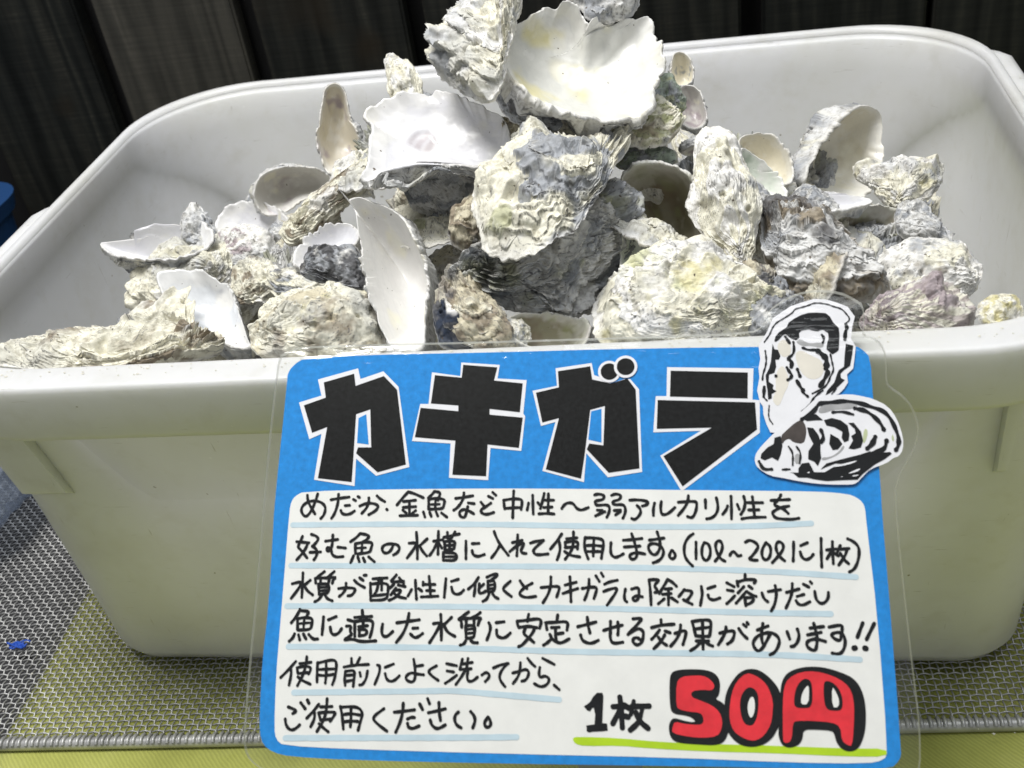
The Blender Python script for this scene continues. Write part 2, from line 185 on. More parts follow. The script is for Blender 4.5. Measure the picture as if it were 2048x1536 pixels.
# sign artwork in sign-plane units of 0.05 mm
SIGN_ORIGIN = [0.04276, -0.22266, 0.17037]
SIGN_AXES = [[0.998072, 0.002528, 0.06202], [0.035658, 0.7945, -0.606217], [-0.050807, 0.607259, 0.792878]]
S_HAND = [[19,-1742,342,-1739,315,-1723,276,-1682,217],[19,-1672,351,-1682,309,-1701,253,-1725,211,-1748,198,-1773,224,-1778,254,-1760,283,-1725,302,-1682,305,-1645,295,-1616,269,-1613,240,-1622,207,-1641,186],[19,-1579,311,-1533,319,-1458,328],[19,-1530,347,-1530,295,-1539,249,-1553,210,-1568,188],[19,-1427,312,-1413,304],[19,-1398,331,-1387,325],[19,-1481,271,-1451,273],[19,-1508,239,-1501,220,-1474,210,-1441,217,-1416,235],[19,-1382,268,-1346,284,-1294,287,-1257,270,-1262,251,-1281,231,-1319,210],[19,-1324,322,-1322,293,-1335,254,-1366,219],[19,-1270,335,-1249,315,-1216,296],[20,-1200,245,-1197,242],[19,-1133,273,-1099,318,-1061,360],[19,-1061,360,-1015,346,-959,320],[19,-1091,296,-1010,304],[19,-1091,257,-1008,262],[19,-1051,298,-1047,204],[19,-1092,239,-1068,219],[19,-1007,236,-1029,217],[19,-1110,202,-1048,203,-993,205],[19,-886,362,-904,339,-926,318],[19,-886,362,-846,355,-855,323,-861,303],[19,-923,307,-921,244],[19,-923,307,-890,316,-838,313,-815,303,-821,271,-827,248,-875,245,-921,244],[16,-877,310,-878,249],[16,-915,275,-850,277],[19,-955,226,-944,194],[19,-913,223,-902,197],[19,-871,226,-859,200],[19,-835,219,-799,192],[19,-745,314,-690,321,-632,331],[19,-691,350,-691,321,-708,283,-733,251,-755,237],[19,-660,284,-621,279],[19,-663,260,-671,219,-683,185,-712,196,-719,225,-694,243,-662,236,-623,213],[19,-577,288,-557,263],[19,-512,282,-553,253,-576,240,-575,221,-552,208,-524,210,-492,221],[19,-529,327,-500,312],[19,-501,352,-480,333],[19,-429,300,-425,268,-421,244],[19,-429,300,-371,310,-317,307,-307,290,-314,239],[19,-421,246,-364,251,-313,252],[19,-364,361,-366,306,-368,185],[19,-266,280,-275,236],[19,-240,331,-238,267,-235,210],[19,-206,283,-193,267],[19,-165,343,-174,299,-189,245],[19,-174,299,-104,298],[19,-138,340,-139,286,-139,213],[19,-167,251,-114,254],[19,-199,210,-148,213,-101,209],[19,-51,244,-35,269,-10,282,22,278,44,243,72,232,97,240,119,249],[19,160,331,185,338,223,328,216,299,163,293,163,271,178,262,241,268,256,248,253,220,237,186],[19,177,232,209,229],[19,165,195,197,211,225,222],[19,269,327,291,337,329,330,322,299,275,289,278,264,340,269,356,248,355,213,339,179],[19,284,229,324,232],[19,293,201,324,223],[19,384,295,428,298,484,291,505,279,489,263,464,257],[19,430,260,449,241,454,213,432,182,410,169,395,177],[19,541,275,532,237,532,197],[19,584,284,578,250,582,203,608,200,636,215,668,246],[19,691,280,737,283,801,286,807,267,802,230,786,192,770,179,746,188],[19,755,321,752,286,729,243,688,196],[19,861,295,861,242],[19,930,307,938,266,937,229,920,195,892,176,865,173],[19,998,254,991,232,966,201],[19,1022,316,1022,247,1019,173],[19,1059,263,1070,233],[19,1101,315,1109,278,1101,234,1078,200],[19,1111,275,1163,274,1216,274],[19,1154,312,1159,259,1162,184],[19,1128,228,1191,229],[19,1083,172,1135,181,1228,182],[19,1269,288,1324,290,1384,293],[19,1331,323,1318,295,1286,267,1295,252,1318,246,1347,230,1370,205],[19,1376,251,1324,242,1284,221,1271,206,1288,178,1317,171,1386,166,1434,174],[19,-1756,69,-1767,37,-1784,-1,-1763,-17,-1716,-71],[19,-1793,34,-1710,27],[19,-1716,24,-1730,-14,-1760,-56,-1784,-84],[19,-1697,82,-1664,72,-1646,53,-1661,27,-1685,2],[19,-1685,5,-1654,-17,-1649,-40,-1657,-68,-1669,-84],[19,-1699,-36,-1627,-33],[19,-1599,37,-1517,48],[19,-1552,78,-1551,30,-1556,-8,-1571,-30,-1588,-24,-1586,-5,-1566,-5,-1555,-24,-1551,-49,-1523,-68,-1475,-63],[19,-1514,-2,-1462,-8],[19,-1369,87,-1394,59,-1431,33],[19,-1369,87,-1323,78,-1306,68,-1324,46,-1350,30],[19,-1398,20,-1394,-43],[19,-1398,20,-1346,30,-1281,30,-1292,-11,-1297,-37,-1381,-46],[16,-1353,30,-1352,-43],[16,-1390,-9,-1328,-6],[19,-1406,-59,-1422,-103],[19,-1377,-65,-1365,-97],[19,-1341,-72,-1328,-98],[19,-1305,-65,-1265,-97],[19,-1144,17,-1153,-12,-1171,-37,-1197,-43,-1217,-27,-1218,1,-1193,17,-1154,20,-1118,14,-1101,-9,-1113,-37,-1141,-53],[19,-996,93,-986,10,-983,-78],[19,-1041,23,-990,26,-1008,-15,-1050,-72],[19,-923,51,-970,7],[19,-970,4,-953,-28,-922,-60],[19,-851,99,-850,23,-849,-50],[19,-881,35,-821,45],[19,-858,23,-879,-21,-903,-56],[19,-845,23,-825,-9],[19,-815,60,-767,70,-713,82],[19,-792,92,-789,54],[19,-742,95,-766,54],[19,-810,32,-802,-22],[19,-814,32,-740,38,-742,4,-745,-18,-806,-22],[19,-776,48,-774,-18],[19,-806,7,-743,10],[19,-814,-40,-813,-87],[19,-815,-37,-725,-40,-727,-90,-810,-87],[16,-811,-64,-731,-64],[19,-669,35,-666,-78],[19,-628,19,-584,21],[19,-627,-25,-623,-50,-591,-66,-547,-50],[19,-487,97,-476,66,-450,16,-392,-56],[19,-449,6,-474,-38,-501,-72],[19,-334,75,-335,9,-338,-59],[19,-368,25,-305,40],[19,-311,34,-342,3,-383,-31],[19,-336,3,-298,25,-292,12,-313,-22,-307,-41,-279,-44],[19,-251,22,-217,34,-167,39],[19,-173,34,-216,-3,-235,-28,-222,-50,-191,-53,-138,-47],[19,-51,80,-82,34,-123,-16],[19,-70,43,-60,-4,-66,-47,-80,-84],[19,24,93,24,21,11,-29,-29,-81],[19,-20,49,46,55],[19,-29,24,-26,-7],[19,-29,27,21,33,55,27,49,-16],[19,-29,-7,49,-1],[19,-32,-32,2,-56,64,-66],[19,99,58,92,21,98,-29,117,-78],[19,99,55,158,55,210,45,216,14,206,-35,200,-75],[19,154,55,151,-4,149,-60],[19,98,5,151,8,201,2],[19,101,-32,194,-32],[19,262,24,258,-17,262,-54,286,-71,311,-63,339,-47],[19,340,39,392,42,457,50],[19,345,-4,444,2],[19,393,79,410,26,425,-35,421,-72,396,-84,375,-69,385,-47,425,-38,473,-48],[19,503,39,595,52],[19,553,91,567,45,572,2,556,-41,531,-57,507,-38,493,-5,508,17,551,17,581,-5,593,-35,580,-72,555,-93,524,-103],[19,641,-26,626,-51,628,-72,649,-81,665,-63,659,-42,645,-26],[19,778,78,750,60,724,20,717,-29,725,-72,745,-100,769,-124],[19,794,26,791,-78],[19,846,23,830,-5,826,-54,839,-84,860,-90,879,-60,882,-17,870,16,846,23],[19,908,-93,939,-57,959,-5,952,25,934,38,915,19,914,-17,928,-54,945,-81,968,-93],[19,1000,-57,1009,-39,1025,-33,1039,-48,1050,-63,1068,-57],[19,1099,25,1124,40,1159,25,1179,1,1162,-30,1131,-66,1115,-81,1142,-87,1166,-87],[19,1225,22,1202,-12,1194,-48,1202,-78,1222,-87,1241,-72,1252,-36,1250,0,1225,22],[19,1257,-102,1292,-66,1326,-24,1331,6,1314,28,1293,25,1283,0,1287,-36,1309,-72,1332,-90],[19,1393,25,1390,-30,1384,-93],[19,1435,3,1477,21],[19,1430,-36,1437,-69,1462,-87,1492,-72,1508,-51],[19,1561,48,1557,-24,1554,-129],[19,1628,27,1625,-30,1625,-108],[19,1590,-24,1649,-18],[19,1619,-30,1589,-78],[19,1633,-42,1658,-60],[19,1674,3,1654,-36],[19,1660,-21,1725,-15],[19,1713,-21,1699,-60,1657,-117],[19,1671,-45,1691,-84,1716,-108],[19,1721,45,1758,27,1785,-6,1784,-54,1768,-108,1746,-144,1718,-159],[19,-1736,-169,-1734,-248,-1733,-326],[19,-1803,-239,-1739,-223,-1755,-267,-1803,-332],[19,-1684,-216,-1724,-251],[19,-1720,-254,-1698,-285,-1661,-310],[19,-1593,-160,-1624,-185,-1648,-207],[19,-1652,-204,-1646,-235],[19,-1649,-204,-1590,-201,-1580,-201],[19,-1616,-204,-1614,-238],[19,-1528,-160,-1558,-188,-1577,-204],[19,-1577,-200,-1509,-197,-1531,-210,-1536,-235],[19,-1557,-204,-1562,-235],[19,-1627,-241,-1619,-304],[19,-1627,-241,-1555,-238,-1555,-300,-1619,-307],[16,-1622,-263,-1557,-260],[16,-1620,-285,-1556,-280],[19,-1602,-316,-1620,-341,-1645,-354],[19,-1576,-316,-1562,-335,-1529,-347],[19,-1492,-269,-1444,-263,-1382,-266,-1384,-287,-1402,-312,-1428,-315],[19,-1445,-235,-1443,-269,-1464,-303,-1485,-319],[19,-1391,-216,-1368,-238,-1321,-262],[19,-1357,-200,-1333,-216],[19,-1329,-184,-1314,-183],[19,-1269,-206,-1176,-200],[19,-1231,-203,-1232,-240,-1240,-284,-1255,-306],[19,-1212,-203,-1208,-278],[19,-1284,-234,-1277,-340],[19,-1284,-240,-1226,-234,-1165,-237,-1166,-290,-1170,-339,-1275,-343],[19,-1267,-315,-1178,-305],[19,-1116,-181,-1138,-209,-1156,-228,-1067,-221],[19,-1096,-200,-1066,-234],[19,-1130,-240,-1154,-265],[19,-1101,-246,-1055,-255],[19,-1116,-265,-1146,-308],[19,-1125,-280,-1074,-274,-1101,-311,-1132,-333,-1157,-342],[19,-1127,-296,-1100,-320,-1049,-329],[19,-1013,-274,-1034,-314],[19,-990,-215,-985,-277,-978,-335],[19,-966,-268,-946,-283],[19,-939,-227,-939,-246],[19,-935,-241,-862,-241],[19,-902,-190,-893,-258,-888,-317],[19,-915,-280,-864,-280],[19,-948,-320,-840,-315],[19,-792,-205,-795,-258,-799,-322],[19,-755,-221,-711,-208],[19,-754,-258,-746,-291,-721,-305,-693,-297,-675,-276],[19,-582,-196,-603,-233,-646,-270],[19,-603,-239,-602,-270,-608,-312],[19,-547,-239,-577,-266],[19,-575,-236,-579,-291,-558,-297,-533,-282],[19,-528,-195,-491,-177,-456,-174,-468,-192,-496,-208],[19,-521,-220,-517,-288],[19,-521,-220,-474,-214,-476,-281,-513,-291],[16,-517,-245,-477,-240],[16,-515,-268,-476,-263],[19,-513,-303,-525,-333,-550,-346],[19,-488,-300,-475,-318,-453,-329],[19,-377,-220,-429,-266,-404,-290,-369,-315],[19,-315,-217,-296,-247,-271,-265],[19,-237,-232,-277,-253,-317,-287,-314,-308,-276,-323,-214,-314],[19,-181,-259,-122,-253,-63,-250,-69,-280,-82,-317],[19,-119,-192,-119,-244,-134,-299,-168,-353],[19,-29,-243,41,-225],[19,-42,-295,51,-264],[19,1,-191,5,-256,8,-346],[19,78,-264,124,-255,173,-255,164,-291,152,-325],[19,122,-207,121,-255,109,-298,93,-334],[19,165,-185,186,-219],[19,199,-167,211,-188],[19,219,-237,253,-221,299,-212],[19,213,-282,253,-267,296,-258,292,-285,258,-333,234,-366],[19,349,-267,341,-303,343,-336,356,-345],[19,387,-267,432,-253,433,-303,422,-336,401,-340,392,-321,416,-306,453,-314],[19,497,-212,504,-284,506,-362],[19,497,-209,551,-206,557,-212,526,-245,544,-269,550,-284,531,-287],[19,612,-206,587,-248,558,-293],[19,612,-206,642,-224,665,-248],[19,595,-266,635,-263],[19,579,-299,631,-293],[19,616,-263,613,-362],[19,588,-326,551,-356],[19,633,-320,668,-344],[19,713,-269,694,-293,678,-311],[19,709,-272,763,-277,753,-304,729,-334],[19,706,-331,758,-358],[19,818,-250,823,-295,815,-334,808,-364],[19,857,-262,902,-247],[19,858,-301,860,-322,890,-334,929,-319],[19,974,-226,1018,-250],[19,976,-271,1011,-277],[19,1019,-306,997,-330,969,-354],[19,1088,-175,1087,-202],[19,1037,-217,1042,-247],[19,1037,-223,1091,-205,1159,-207,1141,-228],[19,1077,-250,1040,-288],[19,1107,-246,1127,-261],[19,1088,-282,1057,-318,1026,-351],[19,1094,-279,1117,-297,1149,-309],[19,1080,-318,1084,-365],[19,1080,-318,1137,-315,1126,-344,1084,-362],[19,1185,-288,1195,-323,1218,-341],[19,1224,-279,1298,-267],[19,1267,-243,1274,-288,1261,-353,1236,-397],[19,1333,-284,1410,-263],[19,1371,-231,1368,-281,1351,-329,1325,-379],[19,1396,-308,1437,-296],[19,1388,-334,1402,-358,1431,-361,1470,-340],[19,1438,-234,1469,-251],[19,1480,-219,1487,-228],[19,1503,-278,1506,-322,1530,-352,1560,-346,1582,-316,1584,-284],[20,-1739,-403,-1759,-447,-1791,-487],[20,-1739,-410,-1674,-415,-1691,-443],[20,-1751,-465,-1746,-530],[20,-1751,-462,-1707,-453,-1651,-458,-1655,-495,-1659,-529,-1743,-533],[16,-1706,-456,-1708,-529],[16,-1746,-493,-1672,-486],[20,-1764,-557,-1775,-585,-1796,-603],[20,-1737,-563,-1727,-594],[20,-1706,-557,-1687,-587],[20,-1670,-560,-1639,-590,-1610,-587],[20,-1580,-449,-1581,-501,-1583,-559],[20,-1547,-467,-1497,-446],[20,-1532,-513,-1526,-546,-1506,-563,-1475,-552,-1457,-522],[20,-1419,-466,-1387,-475],[20,-1426,-506,-1395,-503,-1402,-539,-1385,-558,-1428,-585],[20,-1431,-591,-1383,-585,-1325,-603,-1230,-596],[20,-1328,-407,-1323,-444],[20,-1375,-451,-1264,-444],[20,-1340,-450,-1336,-469],[20,-1295,-447,-1301,-469],[20,-1374,-475,-1368,-570],[20,-1374,-478,-1320,-469,-1253,-468,-1256,-523,-1270,-575],[20,-1319,-478,-1317,-524],[20,-1346,-509,-1289,-502],[20,-1342,-530,-1337,-566],[20,-1345,-527,-1291,-526,-1293,-560,-1340,-566],[20,-1191,-492,-1196,-535,-1188,-565,-1159,-571,-1123,-537],[20,-1100,-483,-955,-463],[20,-1023,-424,-1030,-485,-1056,-552,-1097,-604],[20,-994,-516,-963,-514],[20,-1008,-552,-982,-576,-957,-569,-930,-548],[20,-818,-429,-811,-508,-809,-586],[20,-863,-487,-813,-478,-842,-538,-884,-605],[20,-748,-447,-788,-487],[20,-797,-490,-774,-538,-723,-564],[20,-640,-413,-670,-434,-698,-456],[20,-701,-459,-685,-465,-681,-507],[20,-698,-456,-632,-452],[20,-654,-455,-653,-489],[20,-565,-416,-595,-440,-626,-452],[20,-623,-452,-552,-449,-570,-464,-578,-494],[20,-604,-455,-603,-488],[20,-656,-498,-651,-573],[20,-656,-498,-597,-494,-599,-536,-601,-572,-648,-576],[16,-652,-522,-600,-515],[16,-649,-546,-602,-541],[20,-654,-591,-665,-612,-687,-618],[20,-620,-591,-604,-602,-579,-602],[20,-509,-479,-496,-506,-505,-548,-519,-584],[20,-463,-478,-413,-472],[20,-459,-523,-458,-559,-424,-574,-396,-565,-372,-541],[20,-258,-426,-265,-468],[20,-330,-468,-327,-492,-317,-507],[20,-330,-468,-268,-462,-195,-450,-176,-467,-188,-509],[20,-305,-504,-256,-498,-206,-507],[20,-274,-504,-292,-543,-255,-570,-224,-596],[20,-219,-507,-231,-540,-267,-582,-297,-615,-319,-624],[20,-75,-428,-81,-473],[20,-148,-485,-142,-518],[20,-151,-476,-84,-473,-8,-466,-17,-520],[20,-114,-506,-66,-503],[20,-87,-506,-90,-539,-84,-586],[20,-78,-544,-41,-538],[20,-123,-548,-108,-580,-71,-598,-47,-598,-4,-574],[20,-120,-580,-138,-598,-163,-613],[20,50,-499,111,-484,163,-470],[20,110,-442,114,-489,126,-537],[20,68,-549,77,-582,111,-599,141,-599,177,-581],[20,211,-521,262,-503,326,-488],[20,254,-465,253,-518,250,-571,267,-601,328,-591],[20,299,-470,302,-512,298,-547],[20,393,-449,453,-443,426,-476,361,-544],[20,361,-544,407,-511,437,-508,458,-529,451,-576,435,-602,411,-608,388,-588,394,-567,418,-561,436,-576],[20,565,-454,566,-486],[20,506,-502,563,-486,644,-480],[20,554,-516,532,-546,505,-572],[20,589,-522,619,-532],[20,586,-545,561,-587,518,-628],[20,547,-560,567,-589,596,-607],[20,648,-536,719,-512,712,-552,695,-602],[20,684,-485,681,-522,658,-571,620,-612],[20,755,-463,766,-509,774,-549],[20,755,-463,815,-453,867,-453,869,-490,858,-548],[20,774,-549,817,-552,855,-551],[20,818,-456,817,-552,816,-628],[20,778,-507,863,-496],[20,776,-580,851,-579],[20,804,-585,772,-619,740,-638],[20,829,-582,850,-600,874,-609],[20,920,-532,967,-520,1008,-516,1007,-544,993,-578,964,-596],[20,959,-495,958,-520,935,-563,909,-600],[20,1036,-504,1056,-537,1083,-562],[20,1065,-479,1080,-491],[20,1087,-467,1094,-476],[20,1147,-512,1212,-487],[20,1182,-472,1170,-530,1171,-585,1185,-604],[20,1225,-530,1205,-567,1172,-622,1144,-640,1123,-616,1115,-586,1145,-546,1189,-530,1226,-524,1262,-542,1278,-572,1267,-609,1244,-645,1216,-658],[20,1324,-520,1337,-563],[20,1386,-504,1396,-541,1384,-581,1362,-605,1343,-608],[20,1462,-498,1542,-488],[20,1445,-538,1525,-522],[20,1485,-470,1495,-516,1501,-558,1495,-601,1485,-631,1458,-625,1435,-604,1439,-577,1467,-565,1498,-561,1548,-576],[20,1575,-491,1655,-475,1650,-509],[20,1653,-503,1644,-539,1636,-572,1607,-564,1581,-539,1603,-524,1640,-521,1662,-545,1665,-587,1650,-629,1625,-651,1583,-645],[22,1775,-465,1737,-550],[22,1842,-468,1790,-562],[34,1714,-614,1719,-613],[34,1777,-614,1782,-615],[18,-1744,-728,-1784,-776,-1835,-828],[18,-1772,-774,-1767,-807,-1777,-873],[18,-1673,-698,-1674,-743,-1688,-806,-1722,-876],[18,-1717,-741,-1643,-732],[18,-1732,-769,-1724,-802],[18,-1732,-766,-1680,-755,-1643,-763,-1644,-783,-1655,-804],[18,-1722,-802,-1658,-795],[18,-1723,-823,-1698,-842,-1639,-866],[18,-1600,-733,-1600,-774,-1599,-814,-1596,-852],[18,-1602,-738,-1553,-724,-1496,-714,-1476,-732,-1477,-791,-1484,-831,-1496,-867],[18,-1546,-724,-1539,-791,-1542,-858],[18,-1597,-776,-1545,-773,-1493,-771],[18,-1593,-810,-1542,-814,-1481,-802],[18,-1382,-706,-1379,-740],[18,-1328,-701,-1345,-740],[18,-1427,-759,-1366,-747,-1269,-741],[18,-1416,-785,-1420,-826,-1413,-870],[18,-1416,-785,-1357,-776,-1357,-820,-1361,-876],[18,-1412,-810,-1358,-805],[18,-1407,-846,-1358,-836],[18,-1323,-791,-1317,-813],[18,-1274,-781,-1279,-828,-1302,-866,-1321,-867],[18,-1212,-745,-1196,-747,-1196,-792,-1223,-861],[18,-1162,-758,-1109,-737],[18,-1160,-796,-1149,-831,-1125,-844,-1097,-837,-1068,-808],[18,-961,-749,-921,-742],[18,-981,-707,-972,-749,-966,-798,-971,-838,-994,-847,-1027,-830,-1024,-805,-992,-787,-959,-796,-914,-800],[18,-834,-745,-889,-774,-867,-803,-820,-833],[18,-770,-731,-707,-743],[18,-766,-775,-724,-781],[18,-705,-801,-737,-825,-775,-850],[18,-671,-703,-685,-763],[18,-679,-734,-642,-727,-608,-722],[18,-636,-698,-642,-745,-644,-762],[18,-685,-765,-614,-760],[18,-653,-771,-672,-807,-708,-856],[18,-634,-771,-640,-811,-630,-837,-602,-835,-573,-810],[18,-546,-797,-521,-779,-498,-792,-502,-814,-524,-836],[18,-475,-754,-430,-734,-382,-726],[18,-389,-729,-425,-769,-438,-809,-423,-839,-400,-865],[18,-353,-783,-306,-770,-269,-758,-251,-776,-259,-806,-273,-826,-296,-831],[18,-306,-721,-308,-772,-323,-812,-350,-845],[18,-261,-694,-238,-723,-215,-742],[18,-167,-693,-96,-728],[18,-185,-748,-191,-788,-182,-810,-155,-796,-128,-809,-128,-835,-150,-857,-182,-864,-218,-845],[18,-96,-852,-64,-878],[19,-1772,-1006,-1711,-1027,-1740,-1045],[19,-1786,-1079,-1780,-1112,-1757,-1140,-1733,-1144,-1710,-1132,-1690,-1112],[21,-1693,-980,-1662,-1015],[21,-1651,-962,-1640,-982],[19,-1576,-987,-1604,-1025,-1648,-1072],[19,-1601,-1034,-1596,-1073,-1619,-1122],[19,-1524,-953,-1524,-1020,-1535,-1077,-1577,-1150],[19,-1563,-1003,-1490,-999],[19,-1573,-1038,-1558,-1082],[19,-1573,-1038,-1519,-1033,-1462,-1032,-1475,-1058,-1496,-1087],[19,-1558,-1082,-1495,-1074],[19,-1566,-1104,-1541,-1125,-1504,-1151],[19,-1436,-998,-1421,-1053,-1409,-1132],[19,-1436,-1003,-1370,-997,-1318,-1003,-1291,-1034,-1300,-1077,-1315,-1139],[19,-1368,-1002,-1364,-1061,-1365,-1118],[19,-1417,-1047,-1368,-1039,-1311,-1047],[19,-1409,-1090,-1365,-1083,-1318,-1086],[19,-1157,-1007,-1231,-1061,-1197,-1097,-1132,-1140],[20,-1090,-1027,-1035,-1021,-963,-1011],[20,-1036,-973,-1037,-1025,-1050,-1086,-1076,-1145],[20,-1005,-1066,-982,-1055,-962,-1057],[20,-1004,-1092,-998,-1116,-970,-1124,-930,-1106],[21,-932,-976,-913,-1008],[20,-883,-944,-870,-973],[20,-875,-1027,-818,-1015,-770,-1002],[20,-811,-965,-808,-1017,-798,-1071],[20,-862,-1070,-852,-1100,-823,-1121,-796,-1115,-767,-1097],[20,-687,-1020,-707,-1037,-711,-1068,-696,-1098,-668,-1112],[20,-611,-1016,-588,-1040,-580,-1070,-595,-1111],[20,-503,-1047,-525,-1080,-518,-1103,-498,-1109,-482,-1090,-490,-1060,-503,-1047]]
S_PRICE_STROKES = [[33,306,-918,312,-967,319,-1095],[33,265,-974,339,-971],[33,303,-997,262,-1072],[33,333,-1027,355,-1033],[25,390,-940,371,-1018],[33,378,-971,482,-967],[25,442,-974,430,-1029],[33,402,-1006,425,-1059,473,-1096],[33,426,-1051,394,-1085,367,-1107],[33,330,-963,365,-984]]
S_UNDER = [[36,-1827,144,-1107,148,-450,142,-126,134,510,122,1071,123,1318,132,1507,141],[36,-1821,-122,-1095,-124,82,-127,691,-139,1227,-154,1754,-190],[36,-1828,-382,-1411,-377,49,-385,469,-392,1064,-407,1590,-413],[36,-1799,-637,-1072,-633,-561,-638,49,-653,647,-653,1261,-656,1742,-681],[36,-1742,-919,-908,-899,-703,-893,-474,-911,-65,-938],[36,-1777,-1193,-654,-1170,-324,-1161]]
S_OA_STR = [[9,1277,1335,1317,1389,1330,1426,1360,1468,1413,1497,1475,1538,1482,1560,1559,1576,1617,1602,1701,1587,1723,1574,1783,1554,1804,1529,1837,1479,1804,1450],[22,1804,1444,1811,1419,1798,1395,1791,1341],[11,1280,1275,1285,1214,1277,1166,1258,1118,1253,1077],[19,1262,1029,1255,964],[9,1256,958,1275,937],[8,1287,904,1277,822,1303,781],[16,1463,1331,1466,1282,1456,1246,1426,1223],[25,1426,1217,1447,1192,1440,1162],[19,1412,1157,1427,1127,1442,1109,1433,1085,1413,1073],[16,1520,1290,1553,1274,1603,1273],[34,1614,1267,1640,1242,1663,1217,1667,1181,1659,1146],[11,1693,1241,1702,1175,1708,1133,1680,1086,1673,1062,1642,1016,1563,979],[28,1671,1122,1646,1075,1615,1028],[22,1478,1144,1492,1096],[22,1471,1066,1493,1019,1509,1000],[16,1498,1001,1508,983,1534,959],[11,1489,860,1541,900,1573,958,1630,998],[19,1339,1103,1341,1100],[19,1414,1368,1438,1325],[16,1648,1375,1661,1350,1650,1320],[9,1684,974,1714,1008]]
S_OB_STR = [[25,1486,807,1566,858,1591,901,1614,913,1691,917,1763,925,1855,909,1924,881,1992,857,2032,810,2059,740,2075,677,2069,626,2050,598],[25,1820,874,1884,859,1930,823,1970,776,1988,730],[16,1679,850,1742,855,1806,834],[28,1999,661,1984,604,1901,577],[19,1205,534,1228,482,1282,484],[12,1394,629,1419,588,1412,509],[12,1443,628,1468,588,1456,520],[22,1600,736,1616,689,1598,655],[28,1931,685,1911,640,1877,611],[12,1348,481,1392,483],[12,1811,454,1844,465]]
S_ONE = [[168,-894,201,-894,206,-913,203,-978,198,-1071,227,-1073,231,-1113,191,-1118,138,-1121,120,-1126,104,-1120,102,-1086,151,-1079,156,-1021,147,-983,138,-983,123,-1004,105,-996,87,-975,105,-964,125,-949,143,-918]]
S_GREEN = [[15,-1161,51,-1152,299,-1156,544,-1174,840,-1180,1191,-1182,1651,-1190,1857,-1186,1856,-1231,1648,-1235,1189,-1224,838,-1223,483,-1212,304,-1199,94,-1206,33,-1195]]
S_Y_BLACK = [[716,-748,813,-749,870,-762,904,-794,912,-838,902,-900,877,-919,927,-943,945,-974,955,-1042,953,-1103,925,-1165,874,-1187,766,-1183,671,-1179,621,-1165,599,-1128,597,-1073,617,-1038,643,-1035,700,-1052,758,-1058,746,-1036,708,-1018,621,-1010,606,-967,607,-822,618,-772,651,-755],[1095,-741,1146,-747,1208,-790,1261,-858,1276,-938,1271,-1037,1237,-1086,1209,-1136,1151,-1179,1081,-1194,1013,-1182,958,-1134,929,-1067,931,-943,949,-868,1004,-786,1050,-751],[1484,-724,1552,-733,1638,-760,1699,-790,1738,-845,1757,-931,1751,-1053,1730,-1132,1695,-1193,1645,-1209,1603,-1195,1574,-1159,1565,-1111,1554,-1090,1461,-1086,1387,-1087,1381,-1139,1357,-1175,1300,-1195,1257,-1177,1241,-1129,1243,-1086,1257,-1000,1265,-852,1291,-783,1337,-748,1408,-728]]
S_Y_RED = [[645,-966,649,-828,682,-793,747,-786,811,-785,849,-804,874,-832,876,-857,853,-873,809,-867,738,-877,737,-912,787,-930,857,-957,900,-993,917,-1043,909,-1098,882,-1135,799,-1146,717,-1141,615,-1122,620,-1085,633,-1055,694,-1068,783,-1073,806,-1057,803,-1023,785,-1001,715,-996,664,-985],[1069,-766,1119,-778,1169,-812,1198,-853,1220,-927,1213,-1001,1200,-1063,1160,-1124,1115,-1153,1077,-1156,1027,-1139,978,-1103,959,-1042,961,-974,977,-887,1009,-817],[1393,-756,1482,-752,1575,-776,1647,-816,1681,-865,1691,-945,1678,-1079,1662,-1176,1635,-1170,1606,-1147,1602,-1068,1557,-1044,1433,-1037,1346,-1039,1329,-1054,1319,-1134,1301,-1164,1270,-1165,1266,-1135,1276,-938,1287,-851,1315,-795]]
S_Y_HOLE = [[1075,-848,1109,-854,1133,-885,1134,-940,1124,-1015,1100,-1064,1074,-1072,1043,-1059,1026,-1010,1022,-942,1038,-886],[1404,-794,1441,-800,1455,-837,1447,-960,1394,-967,1341,-962,1344,-900,1363,-838],[1535,-805,1572,-814,1607,-847,1626,-902,1621,-970,1586,-980,1525,-972,1516,-904,1521,-823]]
S_Y_WHITE = [[1101,-901,1112,-928,1110,-984,1089,-1031,1071,-1009,1067,-960,1081,-916],[1427,-834,1435,-849,1426,-942,1382,-946,1385,-900,1406,-856],[1568,-835,1593,-878,1606,-921,1597,-958,1563,-959]]
S_KA_W = [[-1846,982,-1692,1028,-1724,1143,-1447,1217,-1426,1140,-1269,1192,-1159,1080,-1061,526,-1283,469,-1425,586,-1425,401,-1704,446,-1674,760,-1756,724]]
S_KA_B = [[-1810,961,-1660,1013,-1681,1121,-1472,1179,-1457,1092,-1264,1158,-1168,1059,-1085,543,-1274,492,-1427,623,-1416,663,-1326,662,-1346,925,-1442,893,-1444,576,-1446,428,-1678,456,-1637,807,-1739,768]]
S_KA_H = [[-1424,865,-1372,892,-1344,682,-1424,693]]
S_KI_W = [[-734,1243,-471,1220,-485,1125,-288,1110,-308,878,-295,861,-318,626,-522,648,-533,433,-793,451,-790,682,-1051,702,-1005,957,-948,956,-933,1178,-738,1147]]
S_KI_B = [[-720,1226,-487,1203,-508,1111,-314,1087,-331,888,-534,915,-533,875,-311,851,-334,646,-542,672,-547,459,-771,471,-758,701,-1032,728,-1001,930,-744,902,-745,942,-932,959,-912,1157,-728,1135]]
S_GA_W = [[-248,1035,-85,1066,-95,1188,146,1220,162,1135,201,1121,271,1075,361,1104,400,1103,456,1032,466,478,246,445,108,605,92,414,-178,491,-94,818,-190,793]]
